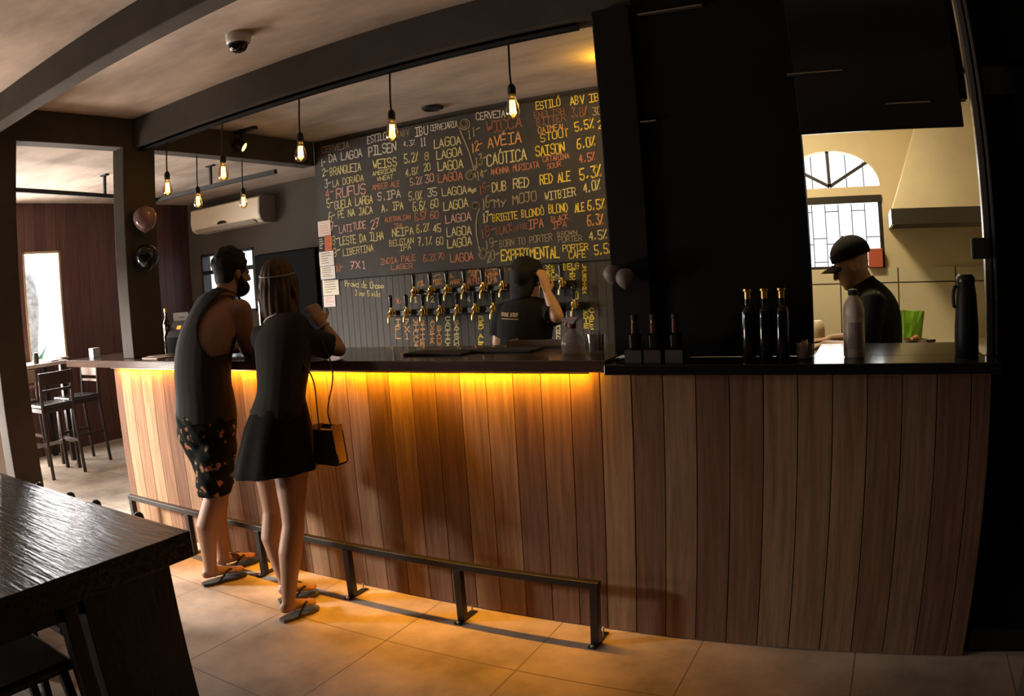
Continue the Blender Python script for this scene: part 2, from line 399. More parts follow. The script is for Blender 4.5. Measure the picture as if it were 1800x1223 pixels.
obj('window_bars', bm, M_dkframe, w3)
bm = NB(); box(bm, (KX0+t, 2.590, KZ0), (KX1-t, 2.595, KZ1)); prism(bm, arc, 1, 2.590, 2.595); obj('window_pane', bm, M_pane, w3)
# ------------------------------------------------------------------ bar
M_bar = plank_mat('bar boards', [(0.0, (0.124, 0.065, 0.043)), (0.3, (0.183, 0.103, 0.064)), (0.6, (0.241, 0.144, 0.086)), (0.85, (0.274, 0.172, 0.101)), (1.0, (0.191, 0.120, 0.085))], 0.75, spec=0.12)
M_top = mat('dark stained worktop', (0.060, 0.034, 0.026), 0.22, noise=(5, 0.35), bump=(6, 0.05), stretch=(0.6, 8, 8), coat=0.3)
M_top2 = mat('black polished worktop', (0.012, 0.011, 0.011), 0.14, noise=(8, 0.3))
M_iron = mat('black iron', (0.016, 0.016, 0.017), 0.42, metal=0.3, bump=(40, 0.05))
M_steel = mat('steel', (0.55, 0.53, 0.50), 0.28, metal=1.0)
P = 0.1235
bar = thing('bar_counter', 'long wooden bar clad in vertical brown boards under the chalkboard', 'bar counter', (1.7, 0, 0))
bm = NB(); boards(bm, 0, 0.0, 3.415, P, (0.0, 0.004), (0.022, 1.075), off=3.415-40*P); o = obj('front_boards', bm, M_bar, bar)
def t1(f, x0):
    def g(c): return f(c + Vector((x0, 0, 0)))
    return g
tones(o, t1(rnd_tone(P, 3.415-40*P, 0, 11), 1.7))
bm = NB(); box(bm, (0.0, 0.024, 0.0), (0.04, 0.62, 1.075)); box(bm, (0.04, 0.024, 0.0), (3.34, 0.055, 1.075)); obj('carcass', bm, M_black, bar)
top = thing('bar_worktop', 'long dark stained worktop on the bar, lit from beneath its front edge', 'worktop', (1.4, 0.15, 1.08))
bm = NB(); box(bm, (-0.49, -0.11, 1.08), (3.36, 0.47, 1.125), 0.004); obj('slab', bm, M_top, top)
bm = NB(); box(bm, (0.03, -0.042, 1.0655), (3.265, -0.038, 1.0795)); box(bm, (0.03, -0.038, 1.0765), (3.265, -0.012, 1.0795)); obj('light_channel', bm, M_steel, top)
bm = NB(); box(bm, (0.04, -0.0378, 1.0665), (3.26, -0.0370, 1.0755)); led = obj('light_strip', bm, emit_mat('amber strip light', (1.0, 0.45, 0.008), 230), top)
al = area_light('strip_light_beam', (1.645, -0.026, 1.0755), (1.645, -0.046, 0.0), 3.21, 0.012, 17, (1.0, 0.385, 0.016), 102)
led['label'] = 'glowing amber strip light'
# right counter below the serving hatch
kc = thing('hatch_counter', 'dim dark brown boarded counter front below the serving hatch', 'bar counter', (4.07, 0, 0))
bm = NB(); boards(bm, 0, 3.418, 4.722, P, (-0.004, 0.004), (0.018, 1.072), off=3.415-40*P); o = obj('front_boards', bm, M_bar, kc); tones(o, t1(rnd_tone(P, 3.415-40*P, 0, 23), 4.07))
bm = NB(); box(bm, (3.418, 0.019, 0.0), (4.72, 0.058, 1.0755)); obj('carcass', bm, M_black, kc)
kt = thing('hatch_worktop', 'black polished worktop running through the serving hatch', 'worktop', (4.07, 0.1, 1.072))
bm = NB(); box(bm, (3.365, -0.145, 1.076), (4.733, 0.0595, 1.113), 0.003); box(bm, (4.085, 0.0595, 1.076), (4.70, 0.46, 1.113), 0.003); obj('slab', bm, M_top2, kt)
# foot rail
fr = thing('foot_rail', 'black iron foot rail on six posts along the bar base', 'foot rail', (1.7, -0.14, 0))
Y = -0.133; H = 0.262
bm = NB(); beam(bm, (0.20, Y, H), (3.312, Y, H), 0.034, 0.03, bev=0.003); obj('rail', bm, M_iron, fr)
for i in range(6):
    x = 0.224+i*0.6134
    bm = NB(); beam(bm, (x, Y, 0.006), (x, Y, H-0.015), 0.034, 0.034, up=(0, 1, 0), bev=0.002); po = obj('post', bm, M_iron, fr)
    bm = NB(); box(bm, (x-0.017, Y-0.05, 0.0005), (x+0.017, Y+0.10, 0.006), 0.001); obj('base_plate', bm, M_iron, po)
    bm = NB(); lathe(bm, [(0.010, 0), (0.010, 0.004), (0.006, 0.008), (0.001, 0.009)], (x, Y-0.036, 0.006), 8); obj('bolt', bm, M_steel, po)
    bm = NB(); lathe(bm, [(0.004, 0), (0.004, 0.03), (0.003, 0.032)], (x, Y+0.082, 0.006), 8); obj('threaded_stud', bm, M_steel, po)
# ------------------------------------------------------------------ chalkboard, its writing, the ribbed wall below
ROWS = [
 [('CERVEJA', 'd', 0.392, 2.532, 0.684, 2.522, 0.047), ('ESTILO', 'w', 0.859, 2.525, 1.045, 2.531, 0.055), ('ABV', 'd', 1.165, 2.525, 1.253, 2.526, 0.044), ('IBU', 'w', 1.298, 2.505, 1.417, 2.506, 0.063), ('CERVEJARIA', 'w', 1.435, 2.522, 1.664, 2.517, 0.043)],
 [('1-', 'w', 0.38, 2.428, 0.429, 2.43, 0.058), ('DA LAGOA', 'w', 0.464, 2.445, 0.809, 2.435, 0.062), ('PILSEN', 'w', 0.866, 2.426, 1.13, 2.427, 0.07), ('4,3%', 'w', 1.19, 2.447, 1.3, 2.444, 0.039), ('11', 'w', 1.342, 2.422, 1.395, 2.423, 0.062), ('LAGOA', 'y', 1.455, 2.39, 1.687, 2.392, 0.061)],
 [('2-', 'y', 0.389, 2.342, 0.459, 2.352, 0.057), ('BRANQUEIA', 'y', 0.472, 2.335, 0.79, 2.332, 0.062), ('WEISS', 'y', 0.904, 2.324, 1.129, 2.315, 0.064), ('5,2%', 'y', 1.194, 2.32, 1.321, 2.32, 0.067), ('8', 'y', 1.372, 2.322, 1.411, 2.321, 0.052), ('LAGOA', 'y', 1.471, 2.307, 1.692, 2.308, 0.061)],
 [('3-', 'w', 0.411, 2.245, 0.481, 2.255, 0.062), ('LA DORADA', 'y', 0.494, 2.243, 0.811, 2.248, 0.051), ('AMERICAN', 'y', 0.894, 2.271, 1.114, 2.273, 0.032), ('WHEAT', 'y', 0.935, 2.225, 1.087, 2.224, 0.031), ('4,8%', 'y', 1.199, 2.222, 1.315, 2.23, 0.053), ('20', 'y', 1.359, 2.238, 1.421, 2.244, 0.052), ('LAGOA', 'y', 1.477, 2.222, 1.692, 2.22, 0.065)],
 [('4-', 'r', 0.413, 2.166, 0.503, 2.175, 0.067), ('RUFUS', 'p', 0.522, 2.147, 0.83, 2.151, 0.076), ('AMBER ALE', 'r', 0.887, 2.163, 1.148, 2.162, 0.041), ('5,2%', 'p', 1.235, 2.15, 1.344, 2.155, 0.052), ('30', 'p', 1.366, 2.152, 1.445, 2.16, 0.056), ('LAGOA', 'r', 1.477, 2.142, 1.681, 2.139, 0.06)],
 [('5-', 'y', 0.421, 2.088, 0.497, 2.088, 0.067), ('GUELA LARGA', 'y', 0.502, 2.067, 0.887, 2.069, 0.061), ('S.IPA', 'w', 0.931, 2.078, 1.149, 2.08, 0.058), ('5,0%', 'y', 1.216, 2.043, 1.336, 2.043, 0.061), ('35', 'w', 1.376, 2.052, 1.465, 2.05, 0.056), ('LAGOA', 'y', 1.503, 2.041, 1.71, 2.035, 0.055)],
 [('6-', 'y', 0.434, 1.978, 0.504, 1.995, 0.066), ('PÉ NA JACA', 'y', 0.531, 1.992, 0.882, 1.991, 0.056), ('A. IPA', 'y', 0.962, 1.991, 1.166, 1.992, 0.058), ('6,6%', 'y', 1.248, 1.963, 1.361, 1.965, 0.061), ('60', 'y', 1.399, 1.968, 1.471, 1.971, 0.056), ('LAGOA', 'y', 1.507, 1.939, 1.714, 1.944, 0.06)],
 [('7-', 'p', 0.449, 1.904, 0.525, 1.906, 0.066), ('LATITUDE', 'p', 0.536, 1.874, 0.812, 1.89, 0.055), ('27', 'p', 0.848, 1.872, 0.943, 1.891, 0.063), ('AUSTRALIAN', 'r', 0.987, 1.911, 1.224, 1.909, 0.034), ('IPA', 'r', 1.067, 1.854, 1.15, 1.855, 0.036), ('6,5%', 'r', 1.257, 1.891, 1.366, 1.899, 0.056), ('60', 'r', 1.393, 1.891, 1.465, 1.893, 0.051), ('LAGOA', 'p', 1.516, 1.846, 1.729, 1.852, 0.055)],
 [('8-', 'y', 0.454, 1.791, 0.531, 1.809, 0.066), ('LESTE DA ILHA', 'y', 0.535, 1.783, 0.972, 1.786, 0.06), ('NEIPA', 'y', 1.045, 1.798, 1.245, 1.798, 0.057), ('6,2%', 'y', 1.268, 1.806, 1.382, 1.809, 0.056), ('45', 'y', 1.408, 1.792, 1.48, 1.795, 0.055), ('LAGOA', 'y', 1.52, 1.754, 1.727, 1.754, 0.059)],
 [('9-', 'y', 0.46, 1.694, 0.537, 1.717, 0.066), ('LIBERTINA', 'y', 0.562, 1.695, 0.867, 1.708, 0.05), ('BELGIAN', 'y', 1.016, 1.729, 1.24, 1.733, 0.043), ('IPA', 'y', 1.108, 1.688, 1.214, 1.693, 0.038), ('7,1%', 'y', 1.273, 1.711, 1.396, 1.71, 0.056), ('60', 'y', 1.429, 1.702, 1.49, 1.707, 0.05), ('LAGOA', 'y', 1.52, 1.672, 1.722, 1.683, 0.059)],
 [('10-', 'r', 0.475, 1.578, 0.555, 1.59, 0.051), ('7X1', 'p', 0.623, 1.589, 0.792, 1.583, 0.058), ('INDIA PALE', 'r', 0.921, 1.602, 1.246, 1.609, 0.042), ('LAGER', 'r', 1.019, 1.556, 1.216, 1.556, 0.035), ('6,2%', 'r', 1.311, 1.593, 1.421, 1.599, 0.047), ('70', 'r', 1.437, 1.598, 1.493, 1.6, 0.043), ('LAGOA', 'r', 1.538, 1.574, 1.73, 1.576, 0.056)],
 [('CERVEJA', 'w', 1.812, 2.54, 2.043, 2.524, 0.049), ('ESTILÓ', 'Y', 2.267, 2.536, 2.449, 2.539, 0.052), ('ABV', 'Y', 2.513, 2.53, 2.615, 2.53, 0.056), ('IBU', 'Y', 2.641, 2.531, 2.761, 2.529, 0.051)],
 [('11-', 'd', 1.736, 2.41, 1.842, 2.448, 0.065), ('WICCA', 'R', 1.889, 2.435, 2.163, 2.436, 0.075), ('ENGLISH', 'R', 2.251, 2.481, 2.471, 2.479, 0.04), ('BITTER', 'R', 2.264, 2.426, 2.479, 2.432, 0.047), ('3,8%', 'R', 2.517, 2.447, 2.629, 2.446, 0.061), ('30', 'd', 2.658, 2.442, 2.728, 2.443, 0.05)],
 [('12-', 'o', 1.76, 2.314, 1.852, 2.333, 0.067), ('AVÉIA', 'o', 1.888, 2.328, 2.151, 2.338, 0.074), ('OATMEAL', 'o', 2.271, 2.373, 2.474, 2.376, 0.041), ('STOUT', 'Y', 2.284, 2.314, 2.492, 2.328, 0.051), ('5,5%', 'Y', 2.531, 2.348, 2.664, 2.361, 0.06), ('28', 'Y', 2.689, 2.352, 2.762, 2.353, 0.05)],
 [('13-', 'd', 1.783, 2.203, 1.875, 2.233, 0.075), ('CAÓTICA', 'y', 1.877, 2.207, 2.181, 2.214, 0.076), ('SAISON', 'Y', 2.244, 2.222, 2.455, 2.226, 0.066), ('6,0%', 'Y', 2.538, 2.236, 2.665, 2.245, 0.062)],
 [('14-', 'd', 1.789, 2.112, 1.875, 2.143, 0.066), ('ANONNA MURICATA', 'r', 1.899, 2.14, 2.266, 2.147, 0.042), ('CATARINA', 'r', 2.291, 2.18, 2.481, 2.182, 0.035), ('SOUR', 'r', 2.318, 2.131, 2.419, 2.139, 0.032), ('4,5%', 'r', 2.545, 2.145, 2.658, 2.152, 0.052)],
 [('15-', 'R', 1.8, 2.02, 1.892, 2.041, 0.065), ('DUB RED', 'y', 1.902, 2.019, 2.185, 2.034, 0.063), ('RED ALE', 'Y', 2.261, 2.035, 2.481, 2.037, 0.061), ('5,3%', 'Y', 2.541, 2.035, 2.692, 2.049, 0.071)],
 [('16-', 'd', 1.817, 1.912, 1.908, 1.934, 0.078), ('My MOJO', 'd', 1.912, 1.913, 2.234, 1.932, 0.064), ('WITBIER', 'y', 2.289, 1.926, 2.511, 1.939, 0.052), ('4,0%', 'y', 2.559, 1.945, 2.678, 1.968, 0.061)],
 [('17-', 'y', 1.816, 1.818, 1.895, 1.842, 0.068), ('BRIGITE BLONDÔ', 'Y', 1.894, 1.821, 2.277, 1.837, 0.048), ('BLOND', 'Y', 2.31, 1.839, 2.448, 1.836, 0.055), ('ALE', 'Y', 2.493, 1.832, 2.562, 1.836, 0.054), ('6,5%', 'Y', 2.579, 1.835, 2.7, 1.839, 0.06)],
 [('18-', 'R', 1.791, 1.715, 1.912, 1.741, 0.068), ('BLACK', 'R', 1.917, 1.731, 2.04, 1.746, 0.052), ('COFFEE', 'R', 2.046, 1.745, 2.154, 1.757, 0.031), ('IPA', 'r', 2.159, 1.746, 2.271, 1.757, 0.058), ('BLACK', 'r', 2.322, 1.783, 2.447, 1.792, 0.034), ('IPA', 'r', 2.327, 1.737, 2.433, 1.744, 0.04), ('6,3%', 'o', 2.572, 1.737, 2.685, 1.738, 0.064)],
 [('19-', 'd', 1.821, 1.64, 1.923, 1.658, 0.062), ('BORN TO PORTER', 'd', 1.934, 1.646, 2.325, 1.663, 0.045), ('BROWN', 'd', 2.359, 1.685, 2.499, 1.689, 0.028), ('PORTER', 'd', 2.362, 1.645, 2.533, 1.648, 0.034), ('4,5%', 'y', 2.577, 1.644, 2.699, 1.65, 0.056)],
 [('20-', 'd', 1.827, 1.545, 1.93, 1.58, 0.068), ('EXPERIMENTAL', 'Y', 1.939, 1.553, 2.371, 1.55, 0.072), ('PORTER', 'Y', 2.39, 1.584, 2.571, 1.586, 0.041), ('CAFÉ', 'Y', 2.43, 1.537, 2.552, 1.541, 0.043), ('5,5%', 'Y', 2.608, 1.55, 2.734, 1.557, 0.06)],
]
SWIRLS = [[(1.725, 2.524), (1.723, 2.521), (1.72, 2.52), (1.716, 2.521), (1.711, 2.523), (1.708, 2.528), (1.708, 2.534), (1.71, 2.539), (1.716, 2.543), (1.723, 2.544), (1.732, 2.541), (1.739, 2.535), (1.743, 2.527), (1.743, 2.518), (1.738, 2.51), (1.729, 2.505), (1.717, 2.504), (1.705, 2.508), (1.695, 2.517), (1.689, 2.529), (1.69, 2.542), (1.698, 2.553), (1.711, 2.56), (1.727, 2.56), (1.743, 2.553), (1.756, 2.541), (1.762, 2.525), (1.76, 2.509), (1.75, 2.495), (1.733, 2.488), (1.713, 2.488), (1.693, 2.497), (1.677, 2.512), (1.679, 2.491), (1.711, 2.408), (1.742, 2.327), (1.762, 2.249), (1.772, 2.183), (1.784, 2.139)], [(1.742, 2.161), (1.745, 2.162), (1.748, 2.162), (1.751, 2.159), (1.753, 2.156), (1.753, 2.151), (1.75, 2.147), (1.745, 2.144), (1.738, 2.144), (1.731, 2.147), (1.726, 2.153), (1.724, 2.161), (1.726, 2.168), (1.732, 2.174), (1.742, 2.177), (1.753, 2.176), (1.763, 2.17), (1.769, 2.161), (1.771, 2.149), (1.766, 2.139), (1.756, 2.131), (1.742, 2.129), (1.727, 2.132), (1.715, 2.141), (1.707, 2.154), (1.707, 2.169), (1.715, 2.182), (1.729, 2.191), (1.748, 2.193), (1.766, 2.187), (1.78, 2.174), (1.787, 2.181), (1.784, 2.224)], [(1.718, 2.061), (1.731, 2.073), (1.742, 2.058), (1.75, 2.047), (1.763, 2.061), (1.779, 2.063)], [(1.717, 2.049), (1.73, 2.058), (1.741, 2.046), (1.752, 2.034), (1.765, 2.047), (1.781, 2.049)], [(1.767, 1.94), (1.765, 1.94), (1.762, 1.941), (1.76, 1.943), (1.759, 1.946), (1.759, 1.95), (1.762, 1.953), (1.767, 1.955), (1.773, 1.955), (1.779, 1.952), (1.783, 1.947), (1.784, 1.94), (1.782, 1.933), (1.776, 1.928), (1.767, 1.926), (1.758, 1.927), (1.749, 1.932), (1.743, 1.941), (1.742, 1.951), (1.747, 1.96), (1.756, 1.967), (1.768, 1.969), (1.781, 1.967), (1.792, 1.959), (1.799, 1.948), (1.8, 1.935), (1.8, 1.925), (1.774, 1.875), (1.763, 1.812), (1.762, 1.739), (1.772, 1.675), (1.784, 1.621)], [(1.805, 1.625), (1.808, 1.626), (1.81, 1.624), (1.812, 1.619), (1.812, 1.614), (1.81, 1.608), (1.805, 1.604), (1.8, 1.603), (1.794, 1.606), (1.79, 1.613), (1.788, 1.624), (1.791, 1.635), (1.796, 1.644), (1.805, 1.649), (1.814, 1.648), (1.823, 1.64), (1.828, 1.627), (1.828, 1.611), (1.823, 1.595), (1.813, 1.583), (1.8, 1.579), (1.787, 1.583), (1.777, 1.596), (1.772, 1.616)]]
WALLTEXT = [('Prova de Chopp', 'y', 'h', 0.551, 1.463, 0.933, 1.419, 0.048), ('3 por 5 pila', 'y', 'h', 0.648, 1.387, 0.891, 1.366, 0.039), ('10', 'r', 'h', 1.035, 1.308, 1.077, 1.306, 0.033), ('IPL', 'o', 'v', 1.02, 1.196, 1.006, 1.044, 0.042), ('7X1', 'o', 'v', 1.103, 1.193, 1.089, 1.038, 0.041), ('WICCA', 'o', 'v', 1.185, 1.19, 1.165, 0.975, 0.04), ('BITTER', 'o', 'v', 1.244, 1.18, 1.226, 0.974, 0.035), ('AVEIA', 'o', 'v', 1.329, 1.185, 1.313, 1.002, 0.034), ('STOUT', 'o', 'v', 1.384, 1.135, 1.37, 0.972, 0.034), ('CAOTICA', 'y', 'v', 1.461, 1.197, 1.442, 0.972, 0.038), ('SAISON', 'y', 'v', 1.53, 1.171, 1.514, 0.971, 0.037), ('RED ALE', 'Y', 'v', 1.73, 1.192, 1.714, 0.977, 0.036), ('PIL', 'o', 'h', 1.24, 1.422, 1.3, 1.427, 0.033), ('WEISS', 'o', 'h', 1.378, 1.422, 1.451, 1.426, 0.036), ('~', 'o', 'h', 1.382, 1.475, 1.446, 1.491, 0.02), ('A.', 'o', 'h', 1.52, 1.462, 1.554, 1.468, 0.036), ('AMER', 'o', 'h', 1.517, 1.419, 1.597, 1.422, 0.028), ('AMBER', 'o', 'h', 1.671, 1.493, 1.758, 1.499, 0.027), ('ALE', 'o', 'h', 1.692, 1.464, 1.737, 1.465, 0.023), ('RUFUS', 'r', 'h', 1.661, 1.411, 1.77, 1.416, 0.039), ('SUPER', 'o', 'h', 1.807, 1.496, 1.895, 1.498, 0.023), ('LARGA', 'o', 'h', 1.804, 1.461, 1.906, 1.463, 0.023), ('IPA', 'o', 'h', 1.814, 1.406, 1.894, 1.417, 0.042), ('6', 'o', 'h', 1.938, 1.488, 1.956, 1.487, 0.023), ('A.I', 'o', 'h', 1.986, 1.489, 2.037, 1.489, 0.03), ('VIENA', 'Y', 'v', 2.26, 1.51, 2.252, 1.402, 0.028), ('BELG', 'Y', 'v', 2.3, 1.503, 2.293, 1.4, 0.02), ('NO', 'y', 'v', 2.329, 1.45, 2.324, 1.384, 0.024), ('9', 'Y', 'h', 2.348, 1.49, 2.372, 1.492, 0.029), ('BELG', 'Y', 'h', 2.382, 1.469, 2.494, 1.474, 0.037), ('TRIBA', 'Y', 'v', 2.426, 1.467, 2.419, 1.357, 0.036), ('LIBERTINA', 'Y', 'v', 2.519, 1.498, 2.507, 1.31, 0.023), ('20', 'Y', 'h', 2.426, 1.277, 2.477, 1.278, 0.047), ('PORTE', 'Y', 'v', 2.511, 1.259, 2.501, 1.088, 0.031), ('CAFE', 'Y', 'v', 2.548, 1.218, 2.54, 1.08, 0.027), ('BLONDO', 'y', 'v', 2.315, 1.17, 2.303, 0.984, 0.024), ('BLAC', 'y', 'v', 2.362, 1.224, 2.358, 1.15, 0.024), ('1', 'Y', 'v', 1.199, 1.354, 1.195, 1.305, 0.03), ('2', 'y', 'v', 1.348, 1.347, 1.344, 1.299, 0.029), ('4', 'y', 'v', 1.645, 1.333, 1.642, 1.286, 0.027)]
GLY = {'A':'00 26 40|12 32','B':'00 06 26 35 34 23 03|23 32 31 20 00','C':'45 36 16 05 01 10 30 41','D':'00 06 26 44 42 20 00','E':'46 06 00 40|03 33','F':'46 06 00|03 33','G':'45 36 16 05 01 10 30 41 43 23',
'H':'00 06|40 46|03 43','I':'06 46|26 20|00 40','J':'06 46|36 31 20 10 01','K':'00 06|46 03 40','L':'06 00 40','M':'00 06 23 46 40','N':'00 06 40 46','O':'16 05 01 10 30 41 45 36 16','P':'00 06 36 45 44 33 03',
'Q':'16 05 01 10 30 41 45 36 16|22 40','R':'00 06 36 45 44 33 03|23 40','S':'45 36 16 05 04 13 33 42 41 30 10 01','T':'06 46|26 20','U':'06 01 10 30 41 46','V':'06 20 46','W':'06 10 24 30 46','X':'06 40|46 00','Y':'06 23 46|23 20','Z':'06 46 00 40',
'0':'16 05 01 10 30 41 45 36 16','1':'15 26 20|10 30','2':'05 16 36 45 44 00 40','3':'06 46 23 33 42 41 30 10 01','4':'30 36 02 42','5':'46 06 03 33 42 41 30 10 01','6':'46 16 03 01 10 30 41 42 33 03','7':'06 46 10|13 33','8':'13 04 05 16 36 45 44 33 13 02 01 10 30 41 42 33','9':'43 13 04 05 16 36 45 43 41 20',
',':'21 10','.':'20 21','-':'03 43','%':'00 46|05 16 15 05|30 41 40 30','~':'02 13 23 32 42','a':'43 33 13 02 01 10 30 41|44 40','d':'41 30 10 01 02 13 33 42|46 40','e':'02 42 33 13 02 01 10 40','h':'00 06|02 13 33 42 40','o':'13 02 01 10 30 41 42 33 13','p':'03 00|03 33 42 31 01','r':'03 00|02 13 33','v':'03 20 43','i':'23 20|25 25','l':'26 20','y':'04 22|44 10'}
ACC = {'É':'E','Ó':'O','Ô':'O'}
CH = {'w':(0.80,0.77,0.66),'y':(0.82,0.74,0.36),'Y':(0.95,0.74,0.10),'r':(0.68,0.28,0.17),'p':(0.80,0.50,0.42),'R':(0.34,0.15,0.10),'o':(0.80,0.42,0.16),'d':(0.42,0.35,0.23)}
MCH = {k: mat('chalk '+k, v, 0.95) for k, v in CH.items()}
MK = list(CH)
rc = random.Random(5)
def stroke(bm, pts, w, mi, y):
    for a, b in zip(pts, pts[1:]):
        a, b = Vector(a), Vector(b); d = b-a
        if d.length < 1e-5: d = Vector((0.001, 0))
        d.normalize(); n = Vector((-d.y, d.x))*w/2; a = a-d*w*0.3; b = b+d*w*0.3
        f = bm.faces.new([bm.verts.new((q.x, y, q.y)) for q in (a-n, b-n, b+n, a+n)]); f.material_index = mi
def write(bm, s, mi, place, w, y):
    """place(i, u, v) maps glyph i's unit box to the wall"""
    for i, ch in enumerate(s):
        if ch == ' ': continue
        g = GLY[ACC.get(ch, ch)]; jx, jy = rc.uniform(-.05, .05), rc.uniform(-.05, .05); sk = rc.uniform(-.06, .06)
        for st in g.split('|'):
            pts = []
            for q in st.split(' '):
                u, v = int(q[0])/4, int(q[1])/6
                pts.append(place(i, u+jx+sk*v+rc.uniform(-.03, .03), v+jy+rc.uniform(-.02, .02)))
            stroke(bm, pts, w, mi, y)
        if ch in ACC: stroke(bm, [place(i, 0.35, 1.12), place(i, 0.65, 1.3)], w, mi, y)
ZT0, ZT1, ZB = 2.587, 2.600, 1.520
cb = thing('chalkboard', 'wide chalkboard with the handwritten beer menu behind the bar', 'chalkboard', (1.55, 1.80, 1.52))
bm = NB(); prism(bm, [(0.345, ZB), (3.34, ZB-0.005), (3.34, ZT1), (0.345, ZT0)], 1, 1.787, 1.8195); obj('board', bm, mat('chalkboard black', (0.040, 0.035, 0.031), 0.75, noise=(4, 0.30), bump=(12, 0.03)), cb)
for row in ROWS:
    bm = NB()
    for (s, c, x0, z0, x1, z1, h) in row:
        n = len(s); L = x1-x0
        def place(i, u, v, x0=x0, z0=z0, z1=z1, L=L, n=n, h=h):
            t = (i+0.10+0.78*u)/n
            return (x0+L*t, z0+(z1-z0)*t+h*v)
        write(bm, s, MK.index(c), place, max(0.0050, min(0.0092, h*0.125)), 1.7855)
    obj('menu_line', bm, [MCH[k] for k in MK], cb)
bm = NB()
for s in SWIRLS: stroke(bm, s, 0.010, MK.index('y') if len(s) < 10 else MK.index('d'), 1.7853)
o = obj('chalk_scrolls', bm, [MCH[k] for k in MK], cb); o['label'] = 'curling chalk scrolls'
# ribbed dark panelling behind the taps with chalk notes
rp = thing('ribbed_panelling', 'dark ribbed wall panelling below the chalkboard, lettered behind the taps', 'wall panelling', (1.55, 1.80, 0.0))
bm = NB()
k = 0.33
while k < 3.34:
    box(bm, (k, 1.800, 0.0), (k+0.0548, 1.8195, 1.512), 0.0015); k += 0.057
obj('panel', bm, mat('ribbed panel', (0.055, 0.047, 0.040), 0.7, noise=(6, 0.25), stretch=(6, 1, 0.4)), rp)
bm = NB()
for (s, c, md, a, b, c2, d2, h) in WALLTEXT:
    n = len(s)
    if md == 'h':
        pl = lambda i, u, v: (a+(c2-a)*(i+0.1+0.78*u)/n, b+(d2-b)*(i+u)/n+h*v)
    else:
        pl = lambda i, u, v: (a+(c2-a)*(i+0.5)/n+h*u, b+(d2-b)*(i+0.92-0.8*v)/n)
    write(bm, s, MK.index(c), pl, 0.0070, 1.7985)
for v in bm.verts: v.co.z = min(v.co.z, 1.511)
obj('chalk_lettering', bm, [MCH[k] for k in MK], rp)
# papers pinned at the board's left end
PAP = [(0.318, 0.452, 1.868, 1.990, (0.90, 0.78, 0.70), 'p', 'topmost pale sheet with red print pinned at the chalkboard end'),
       (0.318, 0.376, 1.756, 1.864, (0.03, 0.03, 0.035), 'w', 'small black sheet with a white curl beside the orange one'),
       (0.380, 0.455, 1.752, 1.872, (0.75, 0.20, 0.08), 'R', 'orange sheet pinned beside the small black one'),
       (0.312, 0.466, 1.635, 1.748, (0.96, 0.93, 0.88), 'd', 'white printed sheet directly below the orange sheet'),
       (0.316, 0.470, 1.530, 1.631, (0.95, 0.92, 0.88), 'd', 'white printed sheet, second below the orange sheet'),
       (0.318, 0.486, 1.402, 1.526, (0.96, 0.92, 0.78), 'd', 'widest cream sheet, below the chalkboard corner'),
       (0.318, 0.440, 1.312, 1.398, (0.92, 0.86, 0.83), 'p', 'lowest small sheet of the pinned column of papers')]
for (xa, xb, za, zb, colr, pc, lab) in PAP:
    bm = NB(); yb = 1.7845 if za > 1.5 else 1.797
    box(bm, (xa, yb-0.0012, za), (xb, yb, zb))
    for f in bm.faces: f.material_index = 0
    for j in range(5):
        zz = zb-(zb-za)*(0.15+0.16*j)
        f = None
        stroke(bm, [(xa+(xb-xa)*0.15, zz), (xa+(xb-xa)*rc.uniform(0.55, 0.9), zz+rc.uniform(-.003, .003))], 0.006, 1, yb-0.0018)
    o = obj('paper_sheet', bm, [mat('paper', colr, 0.9), MCH[pc]]); tag(o, lab, 'paper', 'papers pinned beside the chalkboard')
# ------------------------------------------------------------------ taps
M_brass = mat('polished brass', (0.86, 0.62, 0.22), 0.22, metal=1.0)
M_hand = mat('black tap handle', (0.012, 0.012, 0.013), 0.25)
UP = [1.275, 1.415, 1.552, 1.693, 1.836, 1.982, 2.123, 2.265, 2.407]; LO = [1.059, 1.197, 1.341, 1.484, 1.624, 1.764, 1.904, 2.05, 2.195, 2.34, 2.484]
YT = 1.70
for nm, xs, z, lab in (('upper', UP, 1.388, 'upper black tap manifold pipe on the ribbed panelling'), ('lower', LO, 1.247, 'lower black tap manifold pipe on the ribbed panelling')):
    tr = thing('tap_manifold', lab, 'tap manifold', ((xs[0]+xs[-1])/2, 1.77, z))
    bm = NB(); beam(bm, (xs[0]-0.06, 1.765, z-0.012), (xs[-1]+0.07, 1.765, z-0.012), 0.05, 0.05, bev=0.008); obj('pipe', bm, M_hand, tr)
    bm = NB()
    for x in (xs[0]+0.04, (xs[0]+xs[-1])/2+0.03, xs[-1]+0.03): box(bm, (x-0.012, 1.785, z-0.035), (x+0.012, 1.7985, z+0.011), 0.001)
    obj('bracket', bm, M_iron, tr)
